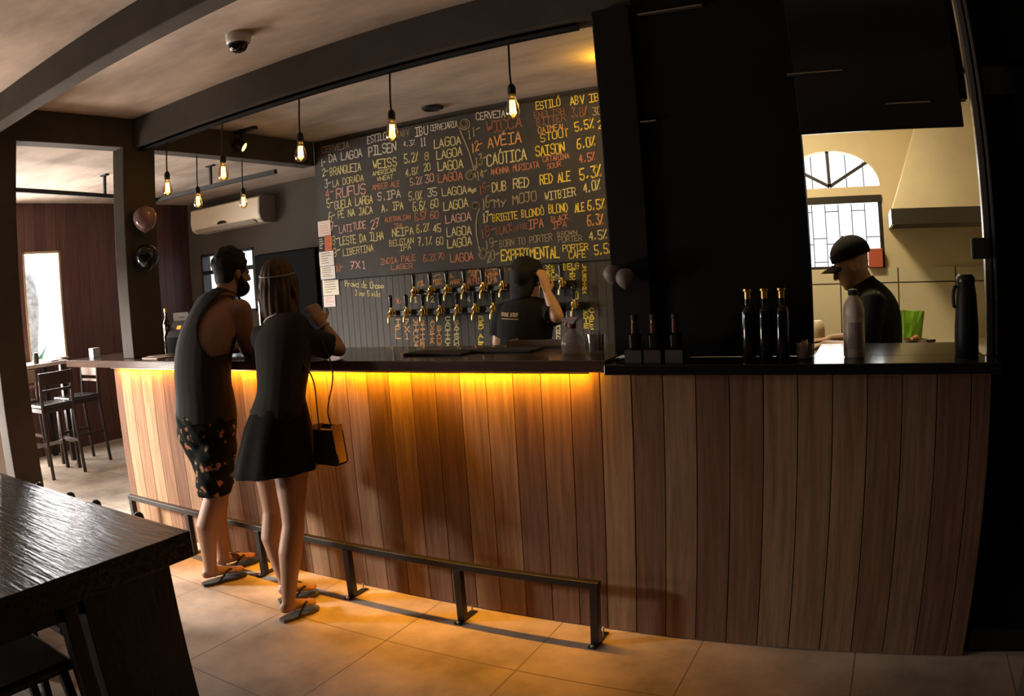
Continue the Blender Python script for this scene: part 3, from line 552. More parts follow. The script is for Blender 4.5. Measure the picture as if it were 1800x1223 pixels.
def make_tap(x, z, lab, grp):
    t = thing('beer_tap', lab, 'beer tap', (x, YT, z), grp)
    bm = NB(); lathe(bm, [(0.015, -0.026), (0.019, -0.02), (0.019, 0.014), (0.012, 0.022), (0.010, 0.034)], (x, YT, z), 14); lathe(bm, [(0.012, 0), (0.012, 0.028), (0.018, 0.03), (0.018, 0.036), (0.011, 0.04)], (x, YT+0.005, z-0.004), 12, axis=(0, 1, 0))
    tube(bm, [(x, YT-0.01, z-0.006), (x, YT-0.03, z-0.004), (x, YT-0.034, z+0.002)], [0.008, 0.007, 0.006], 8)
    obj('faucet_body', bm, M_brass, t, 40)
    bm = NB(); tube(bm, smooth_path([(x, YT-0.012, z-0.012), (x-0.003, YT-0.032, z-0.035), (x-0.005, YT-0.036, z-0.078)], 4), [0.008]*9, 8, dome=False); obj('spout', bm, M_brass, t, True)
    bm = NB(); lathe(bm, [(0.008, 0.032), (0.010, 0.038), (0.012, 0.06), (0.015, 0.10), (0.016, 0.112), (0.011, 0.122), (0.003, 0.126)], (x, YT, z), 12); obj('handle', bm, M_hand, t, 50)
    bm = NB(); lathe(bm, [(0.010, 0.040), (0.009, 0.052), (0.001, 0.056)], (x, YT+0.0, z), 10, axis=(0, 1, 0)); obj('shank', bm, M_steel, t)
    return t
ORD = ['first', 'second', 'third', 'fourth', 'fifth', 'sixth', 'seventh', 'eighth', 'ninth', 'tenth', 'eleventh']
tap0 = None
for row, xs, z in (('upper', UP, 1.388), ('lower', LO, 1.247)):
    for i, x in enumerate(xs):
        lab = '%s brass beer tap from the left in the %s tap row' % (ORD[i], row)
        if tap0 is None: tap0 = make_tap(x, z, lab, 'beer taps on the wall'); continue
        dup(tap0, (x, YT, z), label=lab)
# ------------------------------------------------------------------ lamps
M_fil = emit_mat('glowing filament', (1.0, 0.56, 0.10), 30)
M_bulb = glass_mat('amber bulb glass', (1.0, 0.76, 0.46), 0.15, 0.03)
M_cord = mat('black cord', (0.010, 0.010, 0.010), 0.7)
tk = thing('lamp_track', 'black lamp track under the ceiling beam above the bar', 'lamp track', (1.8, 0.125, 2.449))
bm = NB(); box(bm, (0.30, 0.105, 2.425), (3.25, 0.112, 2.4495)); box(bm, (0.30, 0.138, 2.425), (3.25, 0.145, 2.4495)); box(bm, (0.30, 0.105, 2.437), (3.25, 0.145, 2.4495)); obj('rail', bm, M_cord, tk)
def make_pendant(x, y, z, ztop, lab):
    t = thing('pendant_lamp', lab, 'lamp', (x, y, ztop), 'bare filament pendants')
    bm = NB(); wire(bm, [(x, y, ztop), (x-0.003, y, (z+ztop)/2), (x, y, z+0.085)], 0.0045, 8); obj('cord', bm, M_cord, t)
    bm = NB(); lathe(bm, [(0.006, 0.095), (0.013, 0.088), (0.018, 0.075), (0.018, 0.048), (0.014, 0.044)], (x, y, z), 16); obj('socket', bm, M_cord, t, 40)
    bm = NB(); lathe(bm, [(0.013, 0.046), (0.015, 0.036), (0.022, 0.012), (0.0295, -0.014), (0.031, -0.028), (0.027, -0.044), (0.016, -0.054), (0.002, -0.058)], (x, y, z), 20); obj('bulb', bm, M_bulb, t, True)
    bm = NB()
    for k in range(9):
        a = 2*PI*k/9; b = 2*PI*(k+0.5)/9
        tube(bm, [(x+0.010*math.cos(a), y+0.010*math.sin(a), z+0.022), (x+0.0135*math.cos(b), y+0.0135*math.sin(b), z-0.036)], [0.0016, 0.0016], 5, dome=False)
    obj('filament', bm, M_fil, t)
    return t
PN = [(2.936, 0.125, 2.150, 2.437, 'filament pendant nearest the dark pillar, before the menu board'), (2.319, 0.125, 2.148, 2.437, 'filament pendant overlapping the left menu columns of the chalkboard'),
      (1.741, 0.125, 2.167, 2.437, 'filament pendant hanging just left of the chalkboard'), (1.133, 0.125, 2.170, 2.437, 'filament pendant below the bright spotlight'),
      (0.589, 0.125, 2.160, 2.437, 'filament pendant closest to the balloon pillar'), (0.215, 0.66, 2.140, 2.4495, 'filament pendant over the left end of the air conditioner'), (0.215, 1.09, 2.150, 2.4495, 'filament pendant in front of the middle of the air conditioner')]
pd = None
for (x, y, z, zt, lab) in PN:
    if pd is None or zt != 2.437: q = make_pendant(x, y, z, zt, lab); pd = pd or q
    else: dup(pd, (x, y, zt), label=lab)
def lamp_light(name, kind, loc, aim, power, color, size=0.8, rad=0.03, parent=None):
    l = bpy.data.lights.new(name, kind); l.energy = power; l.color = color; l.shadow_soft_size = rad
    if kind == 'SPOT': l.spot_size = size; l.spot_blend = 0.7
    o = bpy.data.objects.new(name, l); COL.objects.link(o); o.location = loc
    o.rotation_euler = (Vector(aim)-Vector(loc)).to_track_quat('-Z', 'Y').to_euler()
    return o
M_lampface = emit_mat('warm spot face', (1.0, 0.60, 0.05), 22)
def spotlight(p, aim, lab, power):
    p = Vector(p); d = (Vector(aim)-p).normalized()
    t = thing('ceiling_spotlight', lab, 'spotlight', (p.x, p.y, 2.64))
    bm = NB(); box(bm, (p.x-0.16, p.y-0.02, 2.618), (p.x+0.16, p.y+0.02, 2.6395), 0.003); wire(bm, [(p.x, p.y, 2.62), (p.x, p.y, p.z+0.05)], 0.010, 8, 1); obj('bracket', bm, M_cord, t)
    bm = NB(); lathe(bm, [(0.020, -0.05), (0.034, -0.045), (0.038, 0.03), (0.036, 0.03), (0.030, 0.018), (0.004, 0.017)], p, 18, axis=d); obj('housing', bm, M_cord, t, 40)
    bm = NB(); lathe(bm, [(0.030, 0.020), (0.029, 0.026), (0.001, 0.029)], p, 18, axis=d); obj('lamp_face', bm, M_lampface, t)
    lamp_light('spotlight_glow', 'SPOT', p+d*0.05, aim, power, (1.0, 0.66, 0.22), 1.5)
spotlight((0.335, 0.98, 2.525), (1.75, 1.79, 1.55), 'lit yellow spotlight on the ceiling left of the chalkboard', 7)
spotlight((3.18, 0.62, 2.50), (2.35, 1.8, 1.75), 'yellow spotlight behind the dark pillar aimed at the chalkboard', 24)
t = thing('ceiling_lamp', 'round amber ceiling lamp above the bar behind the dark pillar', 'lamp', (2.99, 1.22, 2.64))
bm = NB(); lathe(bm, [(0.06, 0.0), (0.06, -0.012), (0.02, -0.02), (0.02, -0.04)], (2.99, 1.22, 2.6395), 20); obj('lamp_base', bm, M_cord, t)
bm = NB(); ball(bm, (2.99, 1.22, 2.572), 0.03); obj('lamp_globe', bm, emit_mat('amber globe', (1.0, 0.52, 0.02), 130), t, True)
t = thing('ceiling_lamp', 'square ceiling lamp lighting the kitchen behind the hatch', 'lamp', (3.75, 1.55, 2.64))
bm = NB(); box(bm, (3.60, 1.40, 2.60), (3.90, 1.70, 2.6395), 0.006); obj('lamp_housing', bm, M_steel, t)
bm = NB(); box(bm, (3.615, 1.415, 2.588), (3.885, 1.685, 2.5995), 0.003); obj('diffuser', bm, emit_mat('warm kitchen lamp', (1.0, 0.80, 0.46), 120), t)
t = thing('recessed_downlight', 'small dark round fitting in the ceiling above the chalkboard', 'ceiling fitting', (1.589, 1.591, 2.64))  # unlit round downlight in the ceiling
bm = NB(); lathe(bm, [(0.075, 0), (0.075, -0.012), (0.06, -0.02), (0.05, -0.014), (0.001, -0.012)], (1.589, 1.591, 2.6395), 24); obj('ring', bm, M_cord, t)
t = thing('dome_camera', 'white dome security camera on the concrete ceiling', 'security camera', (1.83, -0.37, 2.64))
bm = NB(); lathe(bm, [(0.060, 0), (0.060, -0.018), (0.056, -0.040), (0.050, -0.046), (0.030, -0.046)], (1.83, -0.37, 2.6395), 28); obj('housing', bm, mat('white plastic', (0.62, 0.58, 0.54), 0.35), t, 40)
bm = NB(); lathe(bm, [(0.046, -0.046), (0.045, -0.058), (0.036, -0.076), (0.018, -0.087), (0.001, -0.090)], (1.83, -0.37, 2.6395), 24); obj('dome', bm, mat('smoked dome', (0.01, 0.01, 0.012), 0.08), t, True)
# ------------------------------------------------------------------ left room
ac = thing('air_conditioner', 'cream wall mounted air conditioner on the grey back wall', 'air conditioner', (-2.13, 3.099, 2.25))
prof = [(3.098, 2.52), (2.90, 2.52), (2.865, 2.50), (2.855, 2.34), (2.875, 2.27), (2.93, 2.235), (3.098, 2.235)]
M_ac = mat('cream plastic', (0.90, 0.76, 0.58), 0.3)
bm = NB(); prism(bm, prof, 0, -2.73, -1.53); obj('body', bm, M_ac, ac, 30)
bm = NB(); prism(bm, [(a+(0.0 if a > 3 else -0.004), b+(0.004 if b > 2.4 else -0.004)) for a, b in prof], 0, -1.5295, -1.505); obj('end_cap', bm, mat('plastic painted in shade', (0.32, 0.28, 0.24), 0.4), ac, 30)  # unit's side in darker plastic, its shade put into the colour
bm = NB(); obox(bm, (-2.13, 2.882, 2.252), (1, 0, 0), (0, 0.85, -0.5), (0, 0.5, 0.85), 0.52, 0.035, 0.004, 0.002); obj('louver', bm, mat('louver plastic', (0.50, 0.42, 0.34), 0.4), ac)
bm = NB(); prism(bm, [(-2.15+0.075*math.cos(PI*k/12), 2.288+0.035*math.sin(PI*k/12)) for k in range(13)], 1, 2.846, 2.864); obj('display_window', bm, mat('dark plastic', (0.03, 0.025, 0.02), 0.3), ac)
M_fr = mat('fridge black', (0.003, 0.003, 0.003), 0.7, spec=0.05)
fg = thing('fridge', 'tall black fridge standing against the grey back wall', 'fridge', (-0.83, 2.8, 0))
bm = NB(); box(bm, (-1.27, 2.56, 0.02), (-0.40, 3.09, 1.86), 0.012); obj('body', bm, M_fr, fg)
bm = NB(); box(bm, (-1.26, 2.515, 0.12), (-0.41, 2.558, 1.85), 0.01); dr = obj('door', bm, M_fr, fg)
bm = NB(); beam(bm, (-1.20, 2.49, 0.8), (-1.20, 2.49, 1.4), 0.02, 0.02, up=(0, 1, 0), bev=0.004); box(bm, (-1.21, 2.49, 0.82), (-1.19, 2.516, 0.84)); box(bm, (-1.21, 2.49, 1.36), (-1.19, 2.516, 1.38)); obj('handle', bm, M_steel, dr)
cdt = thing('conduit', 'dark metal conduit hung below the left room ceiling', 'conduit', (-1.4, 1.0, 2.64))
bm = NB(); beam(bm, (-1.245, -0.30, 2.45), (-1.66, 1.62, 2.45), 0.035, 0.035); beam(bm, (-1.66, 1.62, 2.45), (-0.05, 1.70, 2.45), 0.035, 0.035); obj('pipe', bm, M_cord, cdt)
for (x, y) in ((-1.50, 0.92), (-0.85, 1.655)):
    bm = NB(); beam(bm, (x, y, 2.45), (x, y, 2.638), 0.022, 0.022, up=(0, 1, 0)); box(bm, (x-0.05, y-0.02, 2.628), (x+0.05, y+0.02, 2.6395)); obj('hanger', bm, M_cord, cdt)
# high table by the window
M_darkwood = mat('dark varnished wood', (0.009, 0.0075, 0.007), 0.4, noise=(4, 0.5), bump=(5, 0.25), stretch=(1.2, 14, 6))
ht = thing('high_table', 'high table with window glare in its top colour under the bright left window', 'table', (-2.78, 0.6, 0))
bm = NB(); box(bm, (-3.06, 0.02, 0.965), (-2.50, 0.95, 1.0), 0.004); obj('tabletop', bm, mat('varnished top with painted glare', (0.60, 0.52, 0.46), 0.2, noise=(4, 0.2)), ht)  # top whitened to carry the window's reflection
for x in (-3.0, -2.56):
    for y in (0.08, 0.89):
        bm = NB(); box(bm, (x-0.025, y-0.025, 0), (x+0.025, y+0.025, 0.965), 0.003); obj('leg', bm, M_darkwood, ht)
M_stool = mat('brown stool wood', (0.040, 0.022, 0.016), 0.4, noise=(6, 0.3), stretch=(6, 6, 1))
M_stoold = mat('black stool vinyl', (0.035, 0.032, 0.030), 0.25)
M_stool_lit = mat('stool wood painted lit', (0.30, 0.22, 0.16), 0.35, noise=(6, 0.2))  # stool wood lightened, window light put into its colour
def stool(x, y, rz, lab, back):
    """bar stool facing -Y at rz = 0"""
    t = thing('bar_stool', lab, 'stool', (0, 0, 0), 'bar stools round the high table')
    bm = NB(); box(bm, (-0.175, -0.18, 0.63), (0.175, 0.17, 0.665), 0.012); obj('seat', bm, M_stoold, t)
    bm = NB(); box(bm, (-0.16, -0.165, 0.59), (0.16, 0.16, 0.63), 0.003); obj('seat_frame', bm, M_stool, t)
    for sx in (-1, 1):
        bm = NB(); beam(bm, (sx*0.175, -0.17, 0), (sx*0.155, -0.15, 0.60), 0.032, 0.032, up=(0, 1, 0), bev=0.003); obj('leg', bm, M_stool, t)
        bm = NB(); tube(bm, [(sx*0.175, 0.20, 0.0), (sx*0.165, 0.165, 0.62), (sx*0.168, 0.185, 0.95)], [0.017, 0.017, 0.015], 8, dome=False); obj('leg', bm, M_stool, t)
        bm = NB(); beam(bm, (sx*0.168, -0.165, 0.30), (sx*0.170, 0.183, 0.30), 0.022, 0.026); obj('side_rail', bm, M_stool, t)
    bm = NB(); beam(bm, (-0.165, -0.163, 0.26), (0.165, -0.163, 0.26), 0.026, 0.03); obj('foot_bar', bm, M_steel, t)
    bm = NB(); box(bm, (-0.165, 0.172, 0.83), (0.165, 0.194, 0.95), 0.006); obj('backrest', bm, back, t)
    bm = NB(); box(bm, (-0.165, 0.170, 0.775), (0.165, 0.188, 0.80), 0.004); obj('back_slat', bm, back, t)
    t.location = (x, y, 0); t.rotation_euler = (0, 0, rz)
    return t
stool(-2.12, 0.495, -PI/2, 'dark backed bar stool nearest the bar, facing the window table', M_stool)
stool(-2.32, 0.90, 0.0, 'bar stool with a back coloured as window-lit wood at the table end', M_stool_lit)
stool(-2.72, 0.40, -PI/2, 'bar stool tucked under the high table by the window', M_stool_lit)
t = tag(obj('condiment_jar', NB(), M_stool), 'small brown jar on the high table by the window', 'jar'); 
bm = NB(); lathe(bm, [(0.030, 0), (0.032, 0.01), (0.032, 0.075), (0.026, 0.085), (0.026, 0.105), (0.001, 0.107)], (0, 0, 0), 14); bm.to_mesh(t.data); bm.free(); t.location = (-2.60, 0.62, 1.0005)
for i, (x, y, r, c, lab) in enumerate([(-2.62, 0.80, 0.2, (0.04, 0.04, 0.05), 'black menu folder lying on the high table'), (-2.66, 0.90, -0.3, (0.7, 0.7, 0.7), 'white napkin lying at the end of the high table')]):
    bm = NB(); box(bm, (-0.07, -0.045, 0), (0.07, 0.045, 0.012), 0.002); o = obj('menu_folder' if i == 0 else 'napkin', bm, mat('menu cover', c, 0.4)); o.location = (x, y, 1.0005); o.rotation_euler.z = r; tag(o, lab, 'menu' if i == 0 else 'napkin')
# outside the left window: a tree trunk, a red flower bed and a leafy plant
bm = NB(); tube(bm, smooth_path([(-4.6, 1.50, 0), (-4.62, 1.46, 0.9), (-4.55, 1.50, 1.6), (-4.6, 1.47, 1.9)], 4), [0.12]*13, 10); tag(obj('tree_stump', bm, mat('bark painted sunlit', (0.85, 0.76, 0.70), 0.9, noise=(14, 0.5), bump=(20, 0.5)), smooth=True), 'tree stump coloured as if sunlit outside the left window', 'tree stump')  # bark colour made paler in place of sunlight
pl = thing('garden_plant', 'green leafy plant outside the left window corner', 'plant', (-4.0, 1.22, 0))
bm = NB(); rp_ = random.Random(4)
for k in range(9):
    a = rp_.uniform(0, 2*PI); l = rp_.uniform(0.25, 0.4); b0 = Vector((-4.0, 1.22, 0.72)); e = b0+Vector((0.5*l*math.cos(a), 0.5*l*math.sin(a), l)); m_ = (b0+e)/2+Vector((0, 0, 0.06))
    s_ = Vector((-math.sin(a), math.cos(a), 0))*0.045
    v = [bm.verts.new(q) for q in (b0, m_-s_, e, m_+s_, m_+Vector((0, 0, -0.012)))]
    bm.faces.new((v[0], v[1], v[2], v[3])); bm.faces.new((v[0], v[4], v[1])); bm.faces.new((v[1], v[4], v[2])); bm.faces.new((v[2], v[4], v[3])); bm.faces.new((v[3], v[4], v[0]))
obj('leaves', bm, mat('leaf green', (0.08, 0.40, 0.16), 0.5), pl)
bm = NB(); lathe(bm, [(0.09, 0), (0.12, 0.70), (0.11, 0.71), (0.10, 0.66), (0.001, 0.65)], (-4.0, 1.22, 0.0), 16); obj('planter', bm, mat('red clay', (0.6, 0.16, 0.10), 0.7), pl, 40)
bm = NB(); box(bm, (-9, -6, -0.12), (-3.3, 4, -0.02)); struct('ground_outside', bm, mat('pale paving', (0.75, 0.72, 0.68), 0.9))  # even pale colour for the ground beyond the wall
# ------------------------------------------------------------------ foreground table and chairs
ft = thing('dining_table', 'thick dark wooden table with a glossy grained top beside the bar', 'table', (1.5, -1.66, 0))
TX0, TX1, TY0, TY1 = 0.55, 2.452, -2.06, -1.268
bm = NB(); box(bm, (TX0, TY0, 0.665), (TX1, TY1, 0.75), 0.004); obj('tabletop', bm, mat('dark grained tabletop', (0.010, 0.0088, 0.0084), 0.27, noise=(3, 0.6), bump=(7, 0.55), stretch=(0.9, 9, 6)), ft)
bm = NB(); box(bm, (TX0+0.08, TY0+0.08, 0.60), (TX1-0.06, TY1-0.08, 0.665), 0.002); obj('apron', bm, M_darkwood, ft)
for x in (TX1-0.19, TX0+0.04):
    bm = NB(); box(bm, (x, -1.672, 0), (x+0.15, -1.343, 0.664), 0.003); obj('leg', bm, M_darkwood, ft)
    bm = NB(); box(bm, (x+0.10, -1.745, 0), (x+0.15, -1.695, 0.664), 0.003); obj('leg', bm, M_darkwood, ft)
M_vinyl = mat('black vinyl', (0.022, 0.021, 0.022), 0.28)
def dchair(x, y, rz, lab):
    """low chair facing -Y at rz = 0"""
    t = thing('dining_chair', lab, 'chair', (0, 0, 0), 'black chairs at the dark table')
    bm = NB(); box(bm, (-0.20, -0.21, 0.42), (0.20, 0.20, 0.455), 0.014); obj('seat', bm, M_vinyl, t)
    for sx in (-1, 1):
        bm = NB(); beam(bm, (sx*0.19, -0.19, 0), (sx*0.17, -0.17, 0.43), 0.03, 0.03, up=(0, 1, 0), bev=0.003); obj('leg', bm, M_iron, t)
        bm = NB(); tube(bm, [(sx*0.18, 0.22, 0), (sx*0.17, 0.19, 0.43), (sx*0.155, 0.215, 0.715)], [0.016, 0.017, 0.022], 10); obj('leg', bm, M_iron, t, True)
    bm = NB(); box(bm, (-0.15, 0.200, 0.50), (0.15, 0.228, 0.64), 0.008); obj('backrest', bm, M_vinyl, t)
    t.location = (x, y, 0); t.rotation_euler = (0, 0, rz)
    return t
ch = dchair(1.38, -1.43, 0, 'black chair pushed to the far side of the dark table, beside the grey pillar')
dup(ch, (1.91, -1.43, 0), 0, 'black chair pushed to the far side of the dark table, near its bar end')
dup(ch, (2.14, -1.93, 0), PI, 'black chair tucked under the near side of the dark table')
# ------------------------------------------------------------------ balloons
def balloon(p, r, m, lab, pair=None):
    o = obj('balloon', NB(), m); bm = NB()
    lathe(bm, [(0.0, -1.22), (0.07, -1.20), (0.03, -1.10), (0.30, -0.98), (0.62, -0.74), (0.88, -0.36), (0.98, 0.05), (0.92, 0.42), (0.70, 0.75), (0.38, 0.94), (0.0, 1.0)], (0, 0, 0), 24)
    bmesh.ops.scale(bm, vec=(r, r, r), verts=bm.verts[:]); bm.to_mesh(o.data); bm.free(); o.location = p
    for q in o.data.polygons: q.use_smooth = True
    return tag(o, lab, 'balloon', 'balloons on the pillars')
balloon((0.362, 0.10, 1.985), 0.080, mat('pink balloon', (0.24, 0.15, 0.15), 0.14), 'shiny pink balloon on the grey pillar at the bar')
balloon((0.362, 0.10, 1.745), 0.080, mat('black balloon', (0.010, 0.010, 0.011), 0.12), 'shiny black balloon below the pink one on the pillar')
M_paleb = mat('pale balloon', (0.22, 0.19, 0.19), 0.5)
balloon((3.368, -0.013, 1.428), 0.034, M_paleb, 'left one of two pale grey balloons on the dark pillar')
balloon((3.418, -0.018, 1.412), 0.036, M_paleb, 'right one of two pale grey balloons on the dark pillar')
# ------------------------------------------------------------------ things on the bar top
ZB_ = 1.1255
def one(name, bm, m, lab, cat, group=None, smooth=False): return tag(obj(name, bm, m, smooth=smooth), lab, cat, group)
bm = NB(); box(bm, (-0.42, 0.05, ZB_), (-0.355, 0.11, ZB_+0.065), 0.003); one('napkin_box', bm, mat('pale blue grey card', (0.62, 0.68, 0.72), 0.6), 'white napkin box at the far left end of the bar', 'box')
for (x, y, r, lab) in ((0.36, 0.13, 0.15, 'tan menu card lying on the bar beside the grey pillar'), (0.50, 0.03, -0.1, 'tan menu card on the bar, nearer the man')):
    bm = NB(); box(bm, (-0.10, -0.06, 0), (0.10, 0.06, 0.006), 0.001); o = one('menu_card', bm, mat('tan card', (0.42, 0.30, 0.24), 0.6), lab, 'menu', 'menus on the bar'); o.location = (x, y, ZB_); o.rotation_euler.z = r
pt = thing('payment_terminal', 'dark payment terminal on the bar with a white paper sign', 'payment terminal', (0.36, 0.32, ZB_))
bm = NB(); prism(bm, [(0.27, ZB_), (0.39, ZB_), (0.39, ZB_+0.20), (0.34, ZB_+0.20), (0.27, ZB_+0.10)], 0, 0.27, 0.43); obj('body', bm, mat('dark plastic casing', (0.008, 0.007, 0.008), 0.5, spec=0.2), pt)
bm = NB(); obox(bm, (0.385, 0.3, ZB_+0.162), (1, 0, 0), (0, 0.55, 0.83), (0, -0.83, 0.55), 0.018, 0.012, 0.003); obj('indicator_lamp', bm, emit_mat('orange indicator', (1.0, 0.35, 0.05), 1.6), pt)
bm = NB(); box(bm, (0.255, 0.355, ZB_+0.195), (0.425, 0.357, ZB_+0.255)); box(bm, (0.255, 0.3548, ZB_+0.175), (0.285, 0.3568, ZB_+0.196)); pp = obj('paper_sign', bm, mat('white paper', (0.95, 0.95, 0.93), 0.8), pt)
bm = NB(); box(bm, (0.315, 0.3542, ZB_+0.222), (0.385, 0.3549, ZB_+0.226)); obj('printed_line', bm, M_cord, pp)
def bottle(name, x, y, z, r, h, nr, m, lab, cat, group=None, cap=None, capm=None, labm=None):
    t = thing(name, lab, cat, (x, y, z), group)
    bm = NB(); lathe(bm, [(r*0.9, 0), (r, 0.006), (r, h*0.62), (r*0.8, h*0.69), (nr, h*0.78), (nr, h*0.93)], (x, y, z), 18); obj('glass', bm, m, t, 40)
    bm = NB(); lathe(bm, [(nr*1.2, h*0.90), (nr*1.3, h*0.905), (nr*(cap or 1.3), h*0.995), (nr*(cap or 1.3)*0.9, h)], (x, y, z), 14); obj('cap', bm, capm or M_cord, t)
    if labm:
        bm = NB(); lathe(bm, [(r*1.004, h*0.18), (r*1.015, h*0.19), (r*1.015, h*0.48), (r*1.004, h*0.49)], (x, y, z), 18); obj('label_band', bm, labm, t)
    return t
M_dglass = mat('dark bottle glass', (0.006, 0.006, 0.007), 0.10, coat=0.3)
M_gold = mat('gold cap', (0.62, 0.40, 0.14), 0.35, metal=1.0)
M_tan = mat('tan label', (0.35, 0.27, 0.17), 0.6)
bottle('sauce_bottle', 0.165, 0.36, ZB_, 0.026, 0.29, 0.010, M_dglass, 'tall dark bottle with tan label beside the payment terminal', 'bottle', None, 1.2, M_gold, M_tan)
bottle('sauce_bottle', 0.235, 0.305, ZB_, 0.022, 0.17, 0.010, M_dglass, 'short dark bottle in front of the tall tan labelled one', 'bottle', None, 1.2, M_gold, M_tan)
bm = NB(); lathe(bm, [(0.018, 0), (0.022, 0.11), (0.019, 0.11), (0.016, 0.01), (0.001, 0.008)], (0.255, 0.22, ZB_), 16); one('shot_glass', bm, glass_mat('clear glass', (0.95, 0.95, 0.95), 0.22), 'slim clear glass before the payment terminal', 'glass', None, 40)
for (x, y, lab) in ((2.50, 0.13, 'flat black bar mat on the worktop below the taps'), (2.78, 0.22, 'flat black bar mat in front of the bartender')):
    bm = NB(); box(bm, (x-0.15, y-0.07, ZB_), (x+0.15, y+0.07, ZB_+0.010), 0.003); one('bar_mat', bm, mat('rubber mat', (0.012, 0.011, 0.011), 0.7), lab, 'mat', 'bar mats')
bm = NB()
obox(bm, (2.86, 0.395, ZB_+0.012), (1, 0.1, 0), (-0.1, 1, 0), (0, 0, 1), 0.13, 0.06, 0.004, 0.002); obox(bm, (2.86, 0.335, ZB_+0.02), (1, 0.1, 0), (-0.1, 1, 0), (0, 0, 1), 0.13, 0.003, 0.014, 0.001); obox(bm, (2.735, 0.38, ZB_+0.02), (1, 0.1, 0), (-0.1, 1, 0), (0, 0, 1), 0.003, 0.06, 0.014, 0.001); obox(bm, (2.86, 0.395, ZB_+0.004), (1, 0.1, 0), (-0.1, 1, 0), (0, 0, 1), 0.12, 0.05, 0.004)
one('serving_tray', bm, mat('tan tray', (0.30, 0.22, 0.16), 0.5), 'tan rimmed serving tray on the bar before the bartender', 'tray')
sp = thing('spray_bottle', 'round clear spray bottle with a white trigger on the bar', 'spray bottle', (3.152, 0.09, ZB_))
M_clear = mat('clear plastic', (0.42, 0.36, 0.34), 0.12, alpha=0.55, spec=0.8)
bm = NB(); lathe(bm, [(0.030, 0), (0.044, 0.012), (0.049, 0.038), (0.044, 0.064), (0.026, 0.084), (0.015, 0.094), (0.014, 0.104)], (3.152, 0.09, ZB_), 24); obj('flask', bm, M_clear, sp, True)
bm = NB(); lathe(bm, [(0.016, 0.100), (0.017, 0.102), (0.017, 0.118), (0.013, 0.12)], (3.152, 0.09, ZB_), 16); obj('collar', bm, mat('dark red plastic', (0.16, 0.03, 0.035), 0.4), sp, 40)
bm = NB(); prism(bm, [(3.112, ZB_+0.142), (3.114, ZB_+0.130), (3.138, ZB_+0.126), (3.142, ZB_+0.118), (3.164, ZB_+0.118), (3.168, ZB_+0.128), (3.186, ZB_+0.144)], 1, 0.076, 0.104); tube(bm, [(3.128, 0.09, ZB_+0.128), (3.122, 0.09, ZB_+0.112), (3.128, 0.09, ZB_+0.098)], [0.005, 0.005, 0.004], 8); obj('trigger_head', bm, mat('white pink plastic', (0.46, 0.36, 0.36), 0.4), sp)
M_glass = glass_mat('drinking glass', (0.93, 0.92, 0.90), 0.20)
jr = thing('straw_jar', 'clear glass jar of straws beside the spray bottle', 'jar', (3.247, 0.09, ZB_))
bm = NB(); lathe(bm, [(0.036, 0), (0.039, 0.004), (0.040, 0.078), (0.036, 0.078), (0.035, 0.008), (0.001, 0.006)], (3.247, 0.09, ZB_), 24); obj('glass', bm, M_glass, jr, 40)
for k in range(9):
    a = k*2.4; r = 0.012+0.012*(k % 3)/2
    bm = NB(); tube(bm, [(3.247+r*math.cos(a), 0.09+r*math.sin(a), ZB_+0.01), (3.247+r*1.2*math.cos(a), 0.09+r*1.2*math.sin(a), ZB_+0.075+0.015*(k % 4)/3+(0.03 if k == 4 else 0))], [0.0035, 0.0035], 6, dome=False); obj('straw', bm, mat('pale straw', (0.5, 0.44, 0.40), 0.5), jr)
# ------------------------------------------------------------------ things on the hatch counter
ZK = 1.1135
M_boxw = [mat('grey condiment box', (0.030, 0.028, 0.024), 0.7), mat('maroon condiment box', (0.035, 0.018, 0.018), 0.7), mat('olive condiment box', (0.036, 0.034, 0.024), 0.7)]
M_amber = mat('amber sauce glass', (0.10, 0.035, 0.012), 0.12)
for i, (x, nm) in enumerate(((3.470, 'left grey'), (3.540, 'middle maroon'), (3.618, 'right olive'))):
    y = -0.098; bm = NB()
    for lo, hi in [((x-.031, y-.031, ZK), (x+.031, y+.031, ZK+.005)), ((x-.031, y-.031, ZK+.005), (x+.031, y-.026, ZK+.048)), ((x-.031, y+.026, ZK+.005), (x+.031, y+.031, ZK+.048)), ((x-.031, y-.026, ZK+.005), (x-.026, y+.026, ZK+.048)), ((x+.026, y-.026, ZK+.005), (x+.031, y+.026, ZK+.048))]: box(bm, lo, hi)
    one('condiment_box', bm, M_boxw[i], '%s condiment box on the black hatch counter' % nm, 'box', 'condiment boxes on the counter')
    t = thing('sauce_bottle', 'dark sauce bottle standing in the %s condiment box' % nm, 'bottle', (x, y, ZK+0.0052), 'bottles in the condiment boxes')
    bm = NB(); lathe(bm, [(0.020, 0), (0.023, 0.004), (0.023, 0.088), (0.024, 0.092), (0.014, 0.100)], (x, y, ZK+0.0052), 16); obj('body', bm, M_dglass, t, 40)
    bm = NB(); lathe(bm, [(0.013, 0.0985), (0.012, 0.125), (0.010, 0.146)], (x, y, ZK+0.0052), 14); obj('neck', bm, M_amber, t, 40)
    bm = NB(); lathe(bm, [(0.011, 0.146), (0.012, 0.148), (0.012, 0.163), (0.010, 0.165)], (x, y, ZK+0.0052), 14); obj('cap', bm, M_cord, t)
